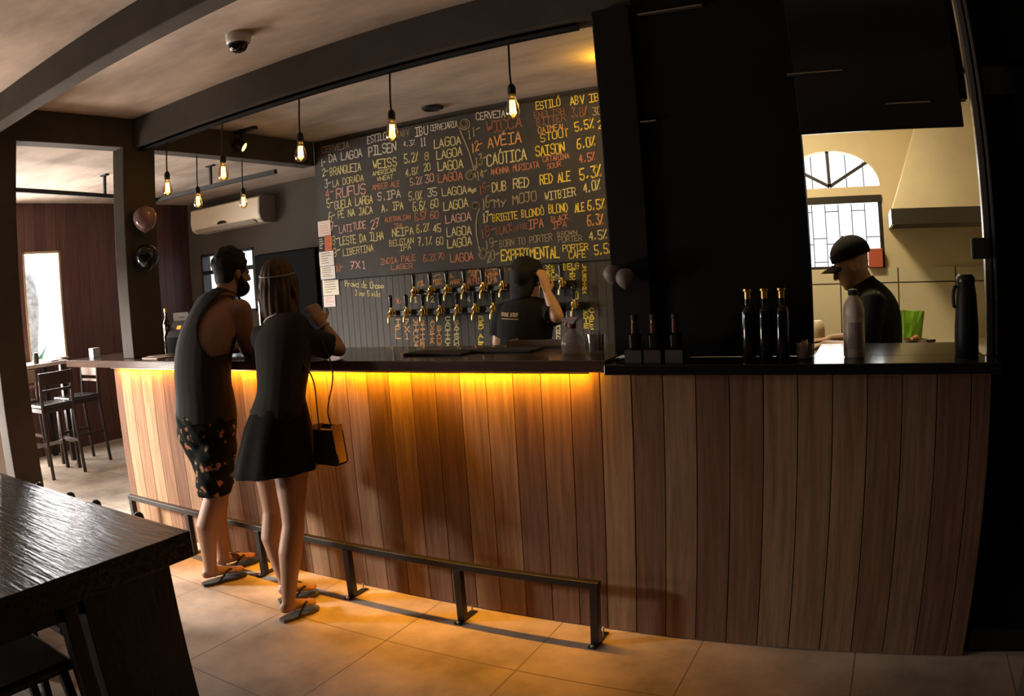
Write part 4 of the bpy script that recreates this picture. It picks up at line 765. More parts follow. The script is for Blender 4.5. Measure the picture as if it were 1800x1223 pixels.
for x, lab in ((3.868, 'tall dark oil bottle with gold cap, left of three'), (3.926, 'tall dark oil bottle with gold cap, middle of three'), (3.986, 'tall dark oil bottle with gold cap, right of three')):
    t = thing('oil_bottle', lab, 'bottle', (x, -0.045, ZK), 'gold capped bottles on the counter')
    bm = NB(); lathe(bm, [(0.022, 0), (0.024, 0.005), (0.024, 0.165), (0.021, 0.178), (0.011, 0.188), (0.0105, 0.212)], (x, -0.045, ZK), 18); obj('glass', bm, M_dglass, t, 40)
    bm = NB(); lathe(bm, [(0.011, 0.210), (0.011, 0.234), (0.0155, 0.236), (0.0155, 0.243), (0.012, 0.244)], (x, -0.045, ZK), 14); obj('cap', bm, M_gold, t, 40)
jt = thing('toothpick_jar', 'small glass of toothpicks between the oil bottles and white bottle', 'jar', (4.062, -0.04, ZK))
bm = NB(); lathe(bm, [(0.026, 0), (0.029, 0.004), (0.033, 0.056), (0.030, 0.056), (0.025, 0.007), (0.001, 0.006)], (4.062, -0.04, ZK), 20); obj('glass', bm, M_glass, jt, 40)
for k in range(16):
    a = k*2.4; r = 0.004+0.016*(k % 4)/3
    bm = NB(); tube(bm, [(4.062+r*math.cos(a), -0.04+r*math.sin(a), ZK+0.008), (4.062+r*1.3*math.cos(a), -0.04+r*1.3*math.sin(a), ZK+0.055+0.012*(k % 3)/2)], [0.0022, 0.0022], 5, dome=False); obj('toothpick', bm, mat('toothpick wood', (0.5, 0.36, 0.22), 0.6), jt)
wbt = thing('squeeze_bottle', 'tall white plastic bottle with black cap on the hatch counter', 'bottle', (4.232, 0.02, ZK))
M_wp = mat('white plastic bottle', (0.70, 0.62, 0.52), 0.35)
bm = NB(); lathe(bm, [(0.034, 0), (0.038, 0.006), (0.038, 0.135), (0.0365, 0.137), (0.038, 0.140), (0.038, 0.160), (0.034, 0.182), (0.022, 0.202), (0.015, 0.208), (0.015, 0.216)], (4.232, 0.02, ZK), 24); obj('body', bm, M_wp, wbt, 40)
bm = NB(); lathe(bm, [(0.017, 0.210), (0.018, 0.212), (0.018, 0.228), (0.010, 0.231), (0.001, 0.231)], (4.232, 0.02, ZK), 18); obj('cap', bm, M_cord, wbt)
bm = NB()
for k in range(6):
    a0, a1 = -PI/2-0.55+0.22*k, -PI/2-0.55+0.22*(k+1)
    f = bm.faces.new([bm.verts.new((4.232+0.0385*math.cos(a), 0.02+0.0385*math.sin(a), ZK+z)) for a, z in ((a0, 0.03), (a1, 0.03), (a1, 0.12), (a0, 0.12))])
obj('label_band', bm, mat('faded label', (0.36, 0.30, 0.26), 0.5), wbt)
th = thing('thermos', 'tall black thermos jug beside the right hatch jamb', 'thermos', (4.632, 0.015, ZK))
bm = NB(); lathe(bm, [(0.042, 0), (0.044, 0.006), (0.043, 0.10), (0.038, 0.20), (0.033, 0.235), (0.031, 0.245)], (4.632, 0.015, ZK), 24); obj('body', bm, mat('matt black plastic', (0.007, 0.0075, 0.0075), 0.5, spec=0.25), th, 40)
bm = NB(); lathe(bm, [(0.033, 0.243), (0.035, 0.247), (0.034, 0.262), (0.026, 0.272), (0.001, 0.274)], (4.632, 0.015, ZK), 24); obj('lid', bm, mat('black lid', (0.008, 0.008, 0.008), 0.35), th, 40)
bm = NB(); wire(bm, [(4.598, 0.0, ZK+0.232), (4.586, -0.005, ZK+0.225), (4.584, -0.005, ZK+0.175), (4.591, 0.0, ZK+0.165)], 0.006, 8); obj('handle', bm, M_cord, th)
lk = thing('hatch_latch', 'black latch block on the right jamb of the hatch', 'latch', (4.69, 0.0, 1.44))
bm = NB(); box(bm, (4.655, -0.01, 1.435), (4.72, 0.019, 1.505), 0.006); obj('block', bm, M_cord, lk)
# ------------------------------------------------------------------ kitchen
M_st2 = mat('brushed hood steel', (0.80, 0.70, 0.50), 0.4, metal=0.1, noise=(3, 0.1))
hd = thing('cooker_hood', 'pale steel cooker hood on the kitchen wall', 'cooker hood', (5.0, 2.2, 1.64))
bm = NB()
lo4 = [(4.46, 1.86, 1.735), (5.60, 1.86, 1.735), (5.60, 2.498, 1.735), (4.46, 2.498, 1.735)]; hi4 = [(4.80, 2.20, 2.60), (5.40, 2.20, 2.60), (5.40, 2.498, 2.60), (4.80, 2.498, 2.60)]
va = [bm.verts.new(p) for p in lo4]; vb = [bm.verts.new(p) for p in hi4]
bm.faces.new(va); bm.faces.new(vb)
for i in range(4): bm.faces.new((va[i], va[(i+1) % 4], vb[(i+1) % 4], vb[i]))
obj('canopy', bm, M_st2, hd)
bm = NB()
for lo, hi in [((4.45, 1.85, 1.645), (5.61, 1.865, 1.735)), ((4.45, 2.48, 1.645), (5.61, 2.498, 1.735)), ((4.45, 1.865, 1.645), (4.465, 2.48, 1.735)), ((5.595, 1.865, 1.645), (5.61, 2.48, 1.735)), ((4.465, 1.865, 1.705), (5.595, 2.48, 1.715))]: box(bm, lo, hi)
obj('lip', bm, mat('hood lip steel', (0.42, 0.39, 0.34), 0.3, metal=0.9), hd)
kb = thing('kitchen_bench', 'pale work bench along the kitchen back wall', 'work bench', (5.0, 1.95, 0))
bm = NB(); box(bm, (4.36, 1.46, 0.88), (5.6, 2.484, 0.92), 0.004); obj('worktop', bm, mat('pale bench top', (0.55, 0.48, 0.38), 0.3), kb)
bm = NB(); box(bm, (4.40, 1.50, 0), (5.58, 2.47, 0.88)); obj('cabinet', bm, M_cream, kb)
pot = thing('saucepan', 'steel saucepan of food on the kitchen bench', 'saucepan', (4.55, 1.62, 0.9205))
bm = NB(); lathe(bm, [(0.070, 0), (0.072, 0.004), (0.072, 0.085), (0.076, 0.087), (0.069, 0.087), (0.067, 0.070), (0.001, 0.068)], (4.55, 1.62, 0.9205), 28); obj('pan', bm, M_steel, pot, 40)
bm = NB(); tube(bm, [(4.615, 1.61, 0.995), (4.66, 1.60, 1.0)], [0.010, 0.009], 8); obj('handle', bm, M_cord, pot)
bm = NB(); 
for k in range(14): ball(bm, (4.55+0.04*math.cos(k*2.4)*(k % 4)/3, 1.62+0.04*math.sin(k*2.4)*(k % 4)/3, 0.998+0.008*(k % 3)), 0.016, 1)
o = obj('food', bm, mat('orange brown food', (0.34, 0.12, 0.03), 0.5), pot); o['kind'] = 'stuff'
bm = NB(); rg = random.Random(2)
tube(bm, [(4.535, 1.80, 0.925), (4.53, 1.80, 1.0), (4.535, 1.80, 1.08), (4.54, 1.80, 1.15)], [(0.055, 0.035), (0.070, 0.045), (0.075, 0.03), (0.082, 0.006)], 20, dome=False)
for v in bm.verts: v.co += Vector((rg.uniform(-.006, .006), rg.uniform(-.006, .006), rg.uniform(-.005, .005)))
one('produce_bag', bm, mat('green plastic bag', (0.16, 0.36, 0.02), 0.3, noise=(9, 0.35), bump=(18, 0.4)), 'bright green produce bag behind the saucepan', 'bag')
bm = NB(); rg = random.Random(9)
for i in range(12):
    for j in range(8):
        pass
g_ = [[bm.verts.new((4.63+0.022*i, 1.50+0.02*j, 0.940+0.035*rg.random()+0.015*math.sin(i)*math.cos(j))) for j in range(8)] for i in range(12)]
for i in range(11):
    for j in range(7): bm.faces.new((g_[i][j], g_[i+1][j], g_[i+1][j+1], g_[i][j+1]))
one('foil_sheet', bm, mat('crumpled foil', (0.75, 0.70, 0.62), 0.2, metal=1.0), 'crumpled sheet of foil beside the saucepan', 'foil')
ptb = thing('prep_table', 'steel prep table in front of the cook', 'table', (3.82, 1.25, 0))
bm = NB(); box(bm, (3.56, 0.95, 0.955), (4.09, 1.65, 0.985), 0.003); obj('tabletop', bm, M_steel, ptb)
for x in (3.6, 4.05):
    for y in (1.0, 1.6):
        bm = NB(); box(bm, (x-0.02, y-0.02, 0), (x+0.02, y+0.02, 0.955)); obj('leg', bm, M_steel, ptb)
bm = NB(); lathe(bm, [(0.035, 0), (0.040, 0.005), (0.040, 0.09), (0.03, 0.13), (0.02, 0.14), (0.001, 0.141)], (4.00, 1.52, 0.9855), 18); one('storage_jar', bm, mat('cream jar', (0.78, 0.68, 0.48), 0.4), 'cream storage jar at the left edge of the hatch view', 'jar', None, 40)
bm = NB(); box(bm, (4.30, 2.44, 1.395), (4.40, 2.50, 1.52), 0.006); one('red_canister', bm, mat('red canister', (0.45, 0.10, 0.06), 0.5), 'red canister on the kitchen window sill', 'canister')
# ------------------------------------------------------------------ people
def grow(bm, voxel=0.007, smooth=6):
    """join overlapping closed shapes into one continuous skin"""
    bmesh.ops.recalc_face_normals(bm, faces=bm.faces[:])
    me = bpy.data.meshes.new('tmp'); bm.to_mesh(me); bm.free()
    o = bpy.data.objects.new('tmp', me); COL.objects.link(o)
    r = o.modifiers.new('r', 'REMESH'); r.mode = 'VOXEL'; r.voxel_size = voxel
    s = o.modifiers.new('s', 'SMOOTH'); s.iterations = smooth; s.factor = 0.5
    dg = bpy.context.evaluated_depsgraph_get(); dg.update()
    m2 = bpy.data.meshes.new_from_object(o.evaluated_get(dg))
    bpy.data.objects.remove(o); bpy.data.meshes.remove(me)
    out = bmesh.new(); out.from_mesh(m2); bpy.data.meshes.remove(m2)
    return out
def cut(bm, co, no, cap=False):
    """remove everything on the side `no` points to"""
    g = bmesh.ops.bisect_plane(bm, geom=bm.verts[:]+bm.edges[:]+bm.faces[:], plane_co=co, plane_no=no, clear_outer=True)
    if cap:
        es = [e for e in g['geom_cut'] if isinstance(e, bmesh.types.BMEdge)]
        bmesh.ops.holes_fill(bm, edges=es)
def shell(bm, t=0.004):
    bmesh.ops.solidify(bm, geom=bm.faces[:], thickness=t)
def drop(bm, pred):
    bmesh.ops.delete(bm, geom=[f for f in bm.faces if pred(f.calc_center_median())], context='FACES')
def V3(*a): return Vector(a)
def hand(bm, w, d, n, s, L=0.175, curl=0.5, thumb=1):
    """palm and five fingers: w wrist, d pointing direction, n palm normal (fingers curl towards it), s side the thumb leaves from"""
    w, d, n = Vector(w), Vector(d).normalized(), Vector(n).normalized(); n = (n-d*n.dot(d)).normalized(); s = d.cross(n)*thumb
    tube(bm, [w, w+d*0.03, w+d*0.085], [(0.026, 0.020), (0.034, 0.016), (0.040, 0.013)], 12, side=s)
    for k, (off, l) in enumerate(((0.030, 0.070), (0.010, 0.080), (-0.010, 0.075), (-0.029, 0.058))):
        p = w+d*0.082+s*off; c = curl*(0.9+0.08*k)
        d1 = (d*math.cos(c*0.6)+n*math.sin(c*0.6)); d2 = (d*math.cos(c*1.3)+n*math.sin(c*1.3)); d3 = (d*math.cos(c*2.0)+n*math.sin(c*2.0))
        p1 = p+d1*l*0.42; p2 = p1+d2*l*0.32; p3 = p2+d3*l*0.22
        tube(bm, [p, p1, p2, p3], [0.0095, 0.009, 0.0082, 0.007], 8)
    q = w+d*0.025+s*0.030; e1 = (d*0.6+s*0.75+n*0.25).normalized(); e2 = (d*0.85+s*0.35+n*0.4).normalized()
    tube(bm, [q, q+e1*0.04, q+e1*0.04+e2*0.032], [0.0125, 0.0105, 0.008], 8)
def head(bm, c, fwd, up=(0, 0, 1), w=0.074, l=0.095, h=0.112):
    """skull, jaw, nose, lips, brow, ears; fwd is where the face looks"""
    c = Vector(c); f = Vector(fwd).normalized(); u = Vector(up); u = (u-f*u.dot(f)).normalized(); s = f.cross(u)
    R = Matrix((s, f, u)).transposed()
    P = lambda a, b, z: c+s*a+f*b+u*z
    ball(bm, P(0, -0.012, 0.022), (w, l*0.94, h*0.82), 3, R)
    ball(bm, P(0, 0.022, -0.048), (w*0.76, l*0.68, h*0.62), 3, R)
    tube(bm, [P(-0.022, 0.066, -0.098), P(0.022, 0.066, -0.098)], [0.020, 0.020], 10)
    tube(bm, [P(0, 0.086, 0.012), P(0, 0.098, -0.012), P(0, 0.106, -0.032)], [0.008, 0.010, 0.014], 8)
    tube(bm, [P(-0.018, 0.083, -0.062), P(0, 0.090, -0.062), P(0.018, 0.083, -0.062)], [0.006, 0.008, 0.006], 8); tube(bm, [P(-0.016, 0.081, -0.073), P(0, 0.088, -0.073), P(0.016, 0.081, -0.073)], [0.006, 0.008, 0.006], 8)
    tube(bm, [P(-0.045, 0.068, 0.020), P(-0.018, 0.085, 0.024), P(0.018, 0.085, 0.024), P(0.045, 0.068, 0.020)], [0.008]*4, 8)
    for k in (-1, 1):
        ball(bm, P(k*w*1.02, -0.008, -0.015), (0.010, 0.020, 0.032), 2, R)
        ball(bm, P(k*0.031, 0.072, 0.004), (0.014, 0.012, 0.010), 2, R)
    return P, R
def eyes(name, P, parent):
    for k in (-1, 1):
        bm = NB(); ball(bm, P(k*0.031, 0.0765, 0.003), 0.0105, 2); e = obj(name, bm, M_eye, parent, True)
def person(label, loc): return thing('person', label, 'person', loc)
M_eye = mat('eye', (0.05, 0.04, 0.035), 0.2)
M_skinm = mat('tanned skin', (0.29, 0.145, 0.085), 0.5, noise=(9, 0.08))
M_skinw = mat('skin', (0.37, 0.20, 0.125), 0.48, noise=(9, 0.07))
M_hair = mat('black hair', (0.010, 0.008, 0.007), 0.7, spec=0.2, bump=(60, 0.5), stretch=(3, 3, 1))
M_tank = mat('black cotton', (0.030, 0.0275, 0.0265), 0.9, spec=0.15, bump=(14, 0.25))
M_tee2 = mat('bartender shirt', (0.012, 0.0112, 0.011), 0.9, spec=0.15)
M_tee = mat('black shirt', (0.027, 0.025, 0.024), 0.9, spec=0.15, bump=(14, 0.2))
M_skirt = mat('black skirt cloth', (0.025, 0.023, 0.022), 0.9, spec=0.12)
M_sole = mat('flip flop sole', (0.10, 0.09, 0.07), 0.7); M_soleb = mat('dark sole', (0.03, 0.03, 0.03), 0.7)
def floral():
    m = mat('floral shorts', (0.030, 0.032, 0.028), 0.9, spec=0.08)
    nt = m.node_tree; p = nt.nodes['Principled BSDF']
    tc = nt.nodes.new('ShaderNodeTexCoord'); n0 = nt.nodes.new('ShaderNodeTexNoise'); n0.inputs['Scale'].default_value = 22; n0.inputs['Detail'].default_value = 2
    nt.links.new(tc.outputs['Object'], n0.inputs['Vector'])
    ad = nt.nodes.new('ShaderNodeVectorMath'); ad.operation = 'MULTIPLY_ADD'; ad.inputs[1].default_value = (0.09, 0.09, 0.09)
    nt.links.new(n0.outputs['Color'], ad.inputs[0]); nt.links.new(tc.outputs['Object'], ad.inputs[2])
    v = nt.nodes.new('ShaderNodeTexVoronoi'); v.inputs['Scale'].default_value = 16; nt.links.new(ad.outputs[0], v.inputs['Vector'])
    r = nt.nodes.new('ShaderNodeValToRGB'); e = r.color_ramp.elements; e[0].position = 0.17; e[0].color = (0.50, 0.15, 0.09, 1); e[1].position = 0.42; e[1].color = (0.009, 0.010, 0.008, 1)
    x = e.new(0.25); x.color = (0.24, 0.17, 0.10, 1); x = e.new(0.31); x.color = (0.016, 0.017, 0.014, 1)
    nt.links.new(v.outputs['Distance'], r.inputs[0]); nt.links.new(r.outputs[0], p.inputs['Base Color'])
    return m
def flipflop(heel, toe, parent, msole, half=0.047):
    heel, toe = Vector(heel), Vector(toe); d = (toe-heel); L = d.length; d.normalize(); s = Vector((d.y, -d.x, 0))
    prof = [(-0.010, 0.018), (0.03, 0.030), (0.45*L, 0.031), (0.72*L, 0.041), (0.92*L, 0.036), (L+0.006, 0.016)]
    pts = [heel+d*a+s*b for a, b in prof]+[heel+d*a-s*b for a, b in reversed(prof)]
    bm = NB(); lo = [bm.verts.new((p.x, p.y, 0.0008)) for p in pts]; hi = [bm.verts.new((p.x, p.y, 0.0165)) for p in pts]
    bm.faces.new(lo); bm.faces.new(hi)
    for i in range(len(pts)): j = (i+1) % len(pts); bm.faces.new((lo[i], lo[j], hi[j], hi[i]))
    so = obj('flip_flop', bm, msole, parent)
    bm = NB(); a = heel+d*L*0.80; a.z = 0.03
    for k in (-1, 1):
        b = heel+d*L*0.32+s*0.040*k; b.z = 0.02; m_ = (a+b)/2+s*0.020*k; m_.z = 0.068
        wire(bm, [a, a.lerp(m_, 0.5)+V3(0, 0, 0.010), m_, b], 0.006, 6, 4)
    obj('toe_strap', bm, M_cord, so)
def foot(bm, ank, heel, toe):
    ank, heel, toe = Vector(ank), Vector(heel), Vector(toe)
    d = (toe-heel); L = d.length; d.normalize(); s = Vector((d.y, -d.x, 0))
    tube(bm, [heel+V3(0, 0, 0.045)+d*0.02, heel+d*L*0.35+V3(0, 0, 0.047), heel+d*L*0.62+V3(0, 0, 0.037), heel+d*L*0.80+V3(0, 0, 0.030)], [(0.028, 0.026), (0.031, 0.028), (0.038, 0.019), (0.041, 0.012)], 12, side=s)
    tube(bm, [ank, heel+d*0.045+V3(0, 0, 0.05)], [0.031, 0.030], 12)
    for k, (o, l) in enumerate(((-0.030, 0.95), (-0.013, 1.0), (0.003, 0.97), (0.017, 0.93), (0.030, 0.88))):
        tube(bm, [heel+d*L*0.76+s*o*0.9+V3(0, 0, 0.029), heel+d*L*l+s*o+V3(0, 0, 0.026)], [0.010, 0.0085 if k else 0.0085], 8)

# ---- the man: tank top, floral shorts, leaning on the bar
man = person('bearded person in black tank top and floral shorts leaning on the bar', (1.33, -0.27, 0))
bm = NB()
tube(bm, smooth_path([(1.335, -0.275, 0.80), (1.335, -0.275, 0.90), (1.325, -0.268, 1.02), (1.30, -0.225, 1.18), (1.285, -0.135, 1.32), (1.28, -0.07, 1.40), (1.278, -0.045, 1.435)], 3), [(.150+.0*k, .118) if k < 3 else (a, b) for k, (a, b) in enumerate([(.15,.118)]*3+[(.150,.118),(.146,.112),(.142,.106),(.142,.106),(.148,.108),(.156,.112),(.162,.114),(.166,.112),(.168,.108),(.166,.102),(.158,.095),(.145,.086),(.125,.078),(.100,.070),(.085,.065),(.075,.060)])], 20)
tube(bm, [(1.277, -0.05, 1.42), (1.273, -0.010, 1.49), (1.274, 0.008, 1.53)], [(0.060, 0.060), (0.056, 0.058), (0.055, 0.058)], 16)
P, Rm = head(bm, (1.274, 0.035, 1.578), (0.20, 1.0, -0.10), w=0.075, l=0.098, h=0.112)
for (sh, el, wr) in (((1.445, -0.075, 1.375), (1.405, -0.015, 1.175), (1.250, 0.155, 1.160)), ((1.108, -0.055, 1.380), (0.975, 0.010, 1.175), (1.135, 0.165, 1.160))):
    sh, el, wr = Vector(sh), Vector(el), Vector(wr); c0 = Vector((1.28, -0.09, 1.365))
    tube(bm, [c0.lerp(sh, 0.45), c0.lerp(sh, 0.85), sh], [(0.07, 0.06), (0.068, 0.060), (0.060, 0.058)], 14)
    tube(bm, [sh, sh.lerp(el, 0.35), sh.lerp(el, 0.7), el], [0.060, 0.056, 0.047, 0.042], 14)
    tube(bm, [el, el.lerp(wr, 0.3), el.lerp(wr, 0.7), wr], [0.041, 0.042, 0.033, 0.026], 14)
hand(bm, (1.250, 0.155, 1.160), (-0.8, 0.5, -0.05), (0.0, 0.1, -1), None, curl=0.35, thumb=-1); hand(bm, (1.135, 0.165, 1.160), (0.8, 0.5, -0.05), (0.0, 0.1, -1), None, curl=0.35, thumb=1)
for hp, kn, cf, an, hl, toe in (((1.415, -0.275, 0.80), (1.395, -0.345, 0.470), (1.365, -0.400, 0.33), (1.312, -0.385, 0.090), (1.287, -0.425, 0.0175), (1.362, -0.200, 0.0175)), ((1.255, -0.27, 0.80), (1.270, -0.205, 0.465), (1.245, -0.235, 0.33), (1.218, -0.215, 0.090), (1.205, -0.25, 0.0175), (1.265, -0.022, 0.0175))):
    hp, kn, cf, an = map(Vector, (hp, kn, cf, an))
    tube(bm, [hp, hp.lerp(kn, 0.4), hp.lerp(kn, 0.8), kn, cf, cf.lerp(an, 0.5), an], [0.085, 0.080, 0.062, 0.055, 0.058, 0.044, 0.034], 16)
    foot(bm, an, hl, toe)
body = grow(bm, 0.0075, 5); obj('body', body, M_skinm, man, True); eyes('eye', P, man)
bm = NB()   # hair and beard
ball(bm, P(0, -0.020, 0.038), (0.087, 0.098, 0.100), 3, Rm); ball(bm, P(0, -0.050, -0.02), (0.072, 0.048, 0.072), 3, Rm)
rh = random.Random(3)
for k in range(70):
    a = rh.uniform(0, 2*PI); z = rh.uniform(-0.2, 1); q = math.sqrt(max(0, 1-z*z)); ball(bm, P(0.083*q*math.cos(a), -0.020+0.093*q*math.sin(a), 0.038+0.096*z), rh.uniform(0.010, 0.017), 1)
hb = grow(bm, 0.008, 2); drop(hb, lambda c: (c-P(0, 0.055, 0.0)).dot(Rm @ V3(0, 1, 0)) > 0.0 and (c-P(0, 0, 0.055)).dot(Rm @ V3(0, 0, 1)) < 0); obj('hair', hb, M_hair, man, True)
bm = NB(); ball(bm, P(0, 0.040, -0.082), (0.064, 0.064, 0.050), 3, Rm); tube(bm, [P(-0.07, 0.01, -0.03), P(-0.066, 0.03, -0.065)], [0.014, 0.022], 8); tube(bm, [P(0.07, 0.01, -0.03), P(0.066, 0.03, -0.065)], [0.014, 0.022], 8)
obj('beard', grow(bm, 0.008, 2), M_hair, man, True)
bm = NB()   # loose tank top with deep arm holes
tube(bm, smooth_path([(1.338, -0.285, 0.83), (1.336, -0.275, 0.94), (1.32, -0.265, 1.06), (1.295, -0.215, 1.20), (1.283, -0.130, 1.33), (1.278, -0.062, 1.425), (1.275, -0.045, 1.46)], 3), [(a+0.012, b+0.014) for a, b in [(.158,.135),(.160,.136),(.160,.134),(.156,.130),(.154,.126),(.154,.122),(.156,.120),(.158,.120),(.162,.120),(.166,.120),(.170,.120),(.174,.118),(.176,.114),(.176,.106),(.170,.098),(.15,.090),(.120,.080),(.095,.070),(.075,.062)]], 24)
for k in (-1, 1): tube(bm, [(1.28+k*0.05, -0.06, 1.43), (1.28+k*0.12, -0.075, 1.405)], [0.05, 0.055], 12)
tb = grow(bm, 0.008, 4)
cut(tb, (0, 0, 0.855), (0, 0, -1)); cut(tb, (1.277, -0.045, 1.475), (0, 0.5, 1)); 
def arm_hole(c):
    dx = abs(c.x-1.281); f = 0.058+max(0, (1.40-c.z))**2*2.2+max(0, c.z-1.40)*0.5
    return c.z > 1.17 and dx > f+(0.02 if c.y > -0.05 else 0)
drop(tb, arm_hole); drop(tb, lambda c: c.z > 1.425 and (c-V3(1.272, -0.03, 1.47)).length < 0.082)
shell(tb, 0.004); obj('tank_top', tb, M_tank, man, True)
bm = NB()   # knee length shorts
tube(bm, [(1.336, -0.28, 0.93), (1.336, -0.285, 0.86), (1.336, -0.29, 0.78)], [(.165, .130), (.172, .148), (.168, .146)], 20)
for hp, kn in (((1.410, -0.285, 0.80), (1.400, -0.350, 0.48)), ((1.262, -0.275, 0.80), (1.275, -0.215, 0.48))):
    hp, kn = Vector(hp), Vector(kn); tube(bm, [hp, hp.lerp(kn, 0.3), hp.lerp(kn, 0.65), kn, kn+(kn-hp)*0.1], [0.106, 0.108, 0.098, 0.088, 0.088], 18)
sb = grow(bm, 0.008, 5)
rw = random.Random(8)
for v in sb.verts: v.co += v.normal*0.004*math.sin(v.co.z*55+v.co.x*30)*math.sin(v.co.x*40+v.co.y*35)
cut(sb, (0, 0, 0.497), (0, 0, -1)); cut(sb, (0, 0, 0.93), (0, 0, 1)); shell(sb, 0.004); obj('shorts', sb, floral(), man, True)
flipflop((1.287, -0.425, 0), (1.362, -0.200, 0), man, M_soleb); flipflop((1.205, -0.25, 0), (1.265, -0.022, 0), man, M_soleb)

# ---- the woman: black shirt and flared skirt, elbow on the bar
wom = person('person with long brown hair in black shirt and short skirt leaning on the bar', (1.92, -0.33, 0))
bm = NB()
tube(bm, smooth_path([(1.915, -0.335, 0.80), (1.918, -0.33, 0.88), (1.925, -0.30, 1.00), (1.90, -0.245, 1.12), (1.865, -0.20, 1.21), (1.825, -0.17, 1.27), (1.795, -0.15, 1.31)], 3), [(.150,.112),(.152,.114),(.150,.112),(.142,.105),(.130,.097),(.118,.090),(.110,.086),(.112,.088),(.120,.092),(.128,.096),(.134,.098),(.138,.098),(.142,.096),(.145,.092),(.142,.084),(.128,.074),(.100,.064),(.072,.056),(.055,.050)], 20)
tube(bm, [(1.795, -0.15, 1.30), (1.765, -0.115, 1.36), (1.745, -0.095, 1.41)], [(0.050, 0.048), (0.046, 0.047), (0.046, 0.048)], 14)
P, Rm = head(bm, (1.727, -0.062, 1.482), (-0.50, 0.86, -0.06), w=0.070, l=0.090, h=0.106)
elR, wrR = (2.025, 0.005, 1.163), (1.955, -0.02, 1.285)
for (sh, el, wr) in (((1.962, -0.175, 1.238), elR, wrR), ((1.690, -0.165, 1.248), (1.515, 0.00, 1.163), (1.665, 0.13, 1.158))):
    sh, el, wr = Vector(sh), Vector(el), Vector(wr); c0 = Vector((1.83, -0.175, 1.245))
    tube(bm, [c0.lerp(sh, 0.5), sh], [(0.055, 0.050), (0.048, 0.046)], 12)
    tube(bm, [sh, sh.lerp(el, 0.4), el], [0.046, 0.042, 0.034], 14)
    tube(bm, [el, el.lerp(wr, 0.35), wr], [0.034, 0.036, 0.023], 14)
hand(bm, wrR, (-0.50, -0.02, 0.86), (-0.75, 0.35, -0.3), None, curl=0.95, thumb=-1); hand(bm, (1.665, 0.13, 1.158), (0.85, 0.3, -0.03), (0, 0.1, -1), None, curl=0.3, thumb=1)
for hp, kn, cf, an, hl, toe in (((1.995, -0.345, 0.80), (2.035, -0.425, 0.450), (2.020, -0.455, 0.33), (1.970, -0.468, 0.085), (1.962, -0.510, 0.0175), (1.994, -0.322, 0.0175)), ((1.842, -0.335, 0.80), (1.793, -0.315, 0.450), (1.790, -0.345, 0.33), (1.802, -0.318, 0.085), (1.797, -0.360, 0.0175), (1.884, -0.190, 0.0175))):
    hp, kn, cf, an = map(Vector, (hp, kn, cf, an))
    tube(bm, [hp, hp.lerp(kn, 0.35), hp.lerp(kn, 0.8), kn, cf, cf.lerp(an, 0.5), an], [0.086, 0.080, 0.056, 0.050, 0.053, 0.040, 0.030], 16)
    foot(bm, an, hl, toe)
wbody = grow(bm, 0.0070, 5); obj('body', wbody, M_skinw, wom, True); eyes('eye', P, wom)
bm = NB()   # long hair down to the collar
ball(bm, P(0, -0.020, 0.034), (0.083, 0.104, 0.098), 3, Rm)
tube(bm, smooth_path([P(0, -0.062, 0.03), P(0.004, -0.085, -0.05), P(0.016, -0.088, -0.12), P(0.026, -0.085, -0.18)], 4), [(0.078-0.0005*k, 0.045-0.0012*k) for k in range(13)], 18, side=Rm @ V3(1, 0, 0))
for k in (-1, 1): tube(bm, smooth_path([P(k*0.070, 0.01, 0.03), P(k*0.080, -0.02, -0.05), P(k*0.070+0.02, -0.055, -0.16)], 4), [0.024, 0.025, 0.026, 0.026, 0.025, 0.024, 0.022, 0.018, 0.012], 10)
hw = grow(bm, 0.007, 3); drop(hw, lambda c: (c-P(0, 0.050, 0.0)).dot(Rm @ V3(0, 1, 0)) > 0.0 and (c-P(0, 0, 0.052)).dot(Rm @ V3(0, 0, 1)) < 0)
for v in hw.verts: v.co += v.normal*0.003*math.sin(math.atan2(v.co.y+0.06, v.co.x-1.73)*26)
obj('hair', hw, mat('brown hair', (0.075, 0.040, 0.020), 0.6, spec=0.25, noise=(16, 0.5), stretch=(3, 3, 0.4)), wom, True)
bm = NB(); wire(bm, [P(0.0755*math.cos(a)*1.13, -0.020+0.100*math.sin(a)*1.04, 0.052+0.020*math.sin(a)) for a in [PI*(1.0+k/12) for k in range(13)]], 0.0035, 6, 2); obj('headband', bm, mat('thin grey headband', (0.30, 0.28, 0.27), 0.3), wom, True)
bm = NB()   # shirt
tube(bm, smooth_path([(1.921, -0.32, 0.91), (1.925, -0.30, 1.00), (1.90, -0.245, 1.12), (1.865, -0.20, 1.21), (1.825, -0.17, 1.27), (1.797, -0.152, 1.312)], 3), [(a+0.010, b+0.010) for a, b in [(.146,.108),(.134,.100),(.122,.093),(.112,.088),(.114,.089),(.121,.093),(.129,.097),(.135,.099),(.139,.099),(.143,.097),(.147,.093),(.146,.086),(.136,.078),(.115,.070),(.085,.062),(.062,.056)]], 20)
slv = []
for sh, el in (((1.962, -0.175, 1.238), elR), ((1.690, -0.165, 1.248), (1.515, 0.00, 1.163))):
    sh, el = Vector(sh), Vector(el); c0 = Vector((1.83, -0.175, 1.245)); tube(bm, [c0.lerp(sh, 0.5), sh, sh.lerp(el, 0.4), sh.lerp(el, 0.75)], [0.060, 0.058, 0.060, 0.062], 14); slv.append((sh.lerp(el, 0.72), el-sh))
ts = grow(bm, 0.007, 5)
for co, no in slv:
    keep = no.normalized()
    bad = [f for f in ts.faces if (f.calc_center_median()-co).dot(keep) > 0 and (f.calc_center_median()-co).length < 0.11]
    bmesh.ops.delete(ts, geom=bad, context='FACES')
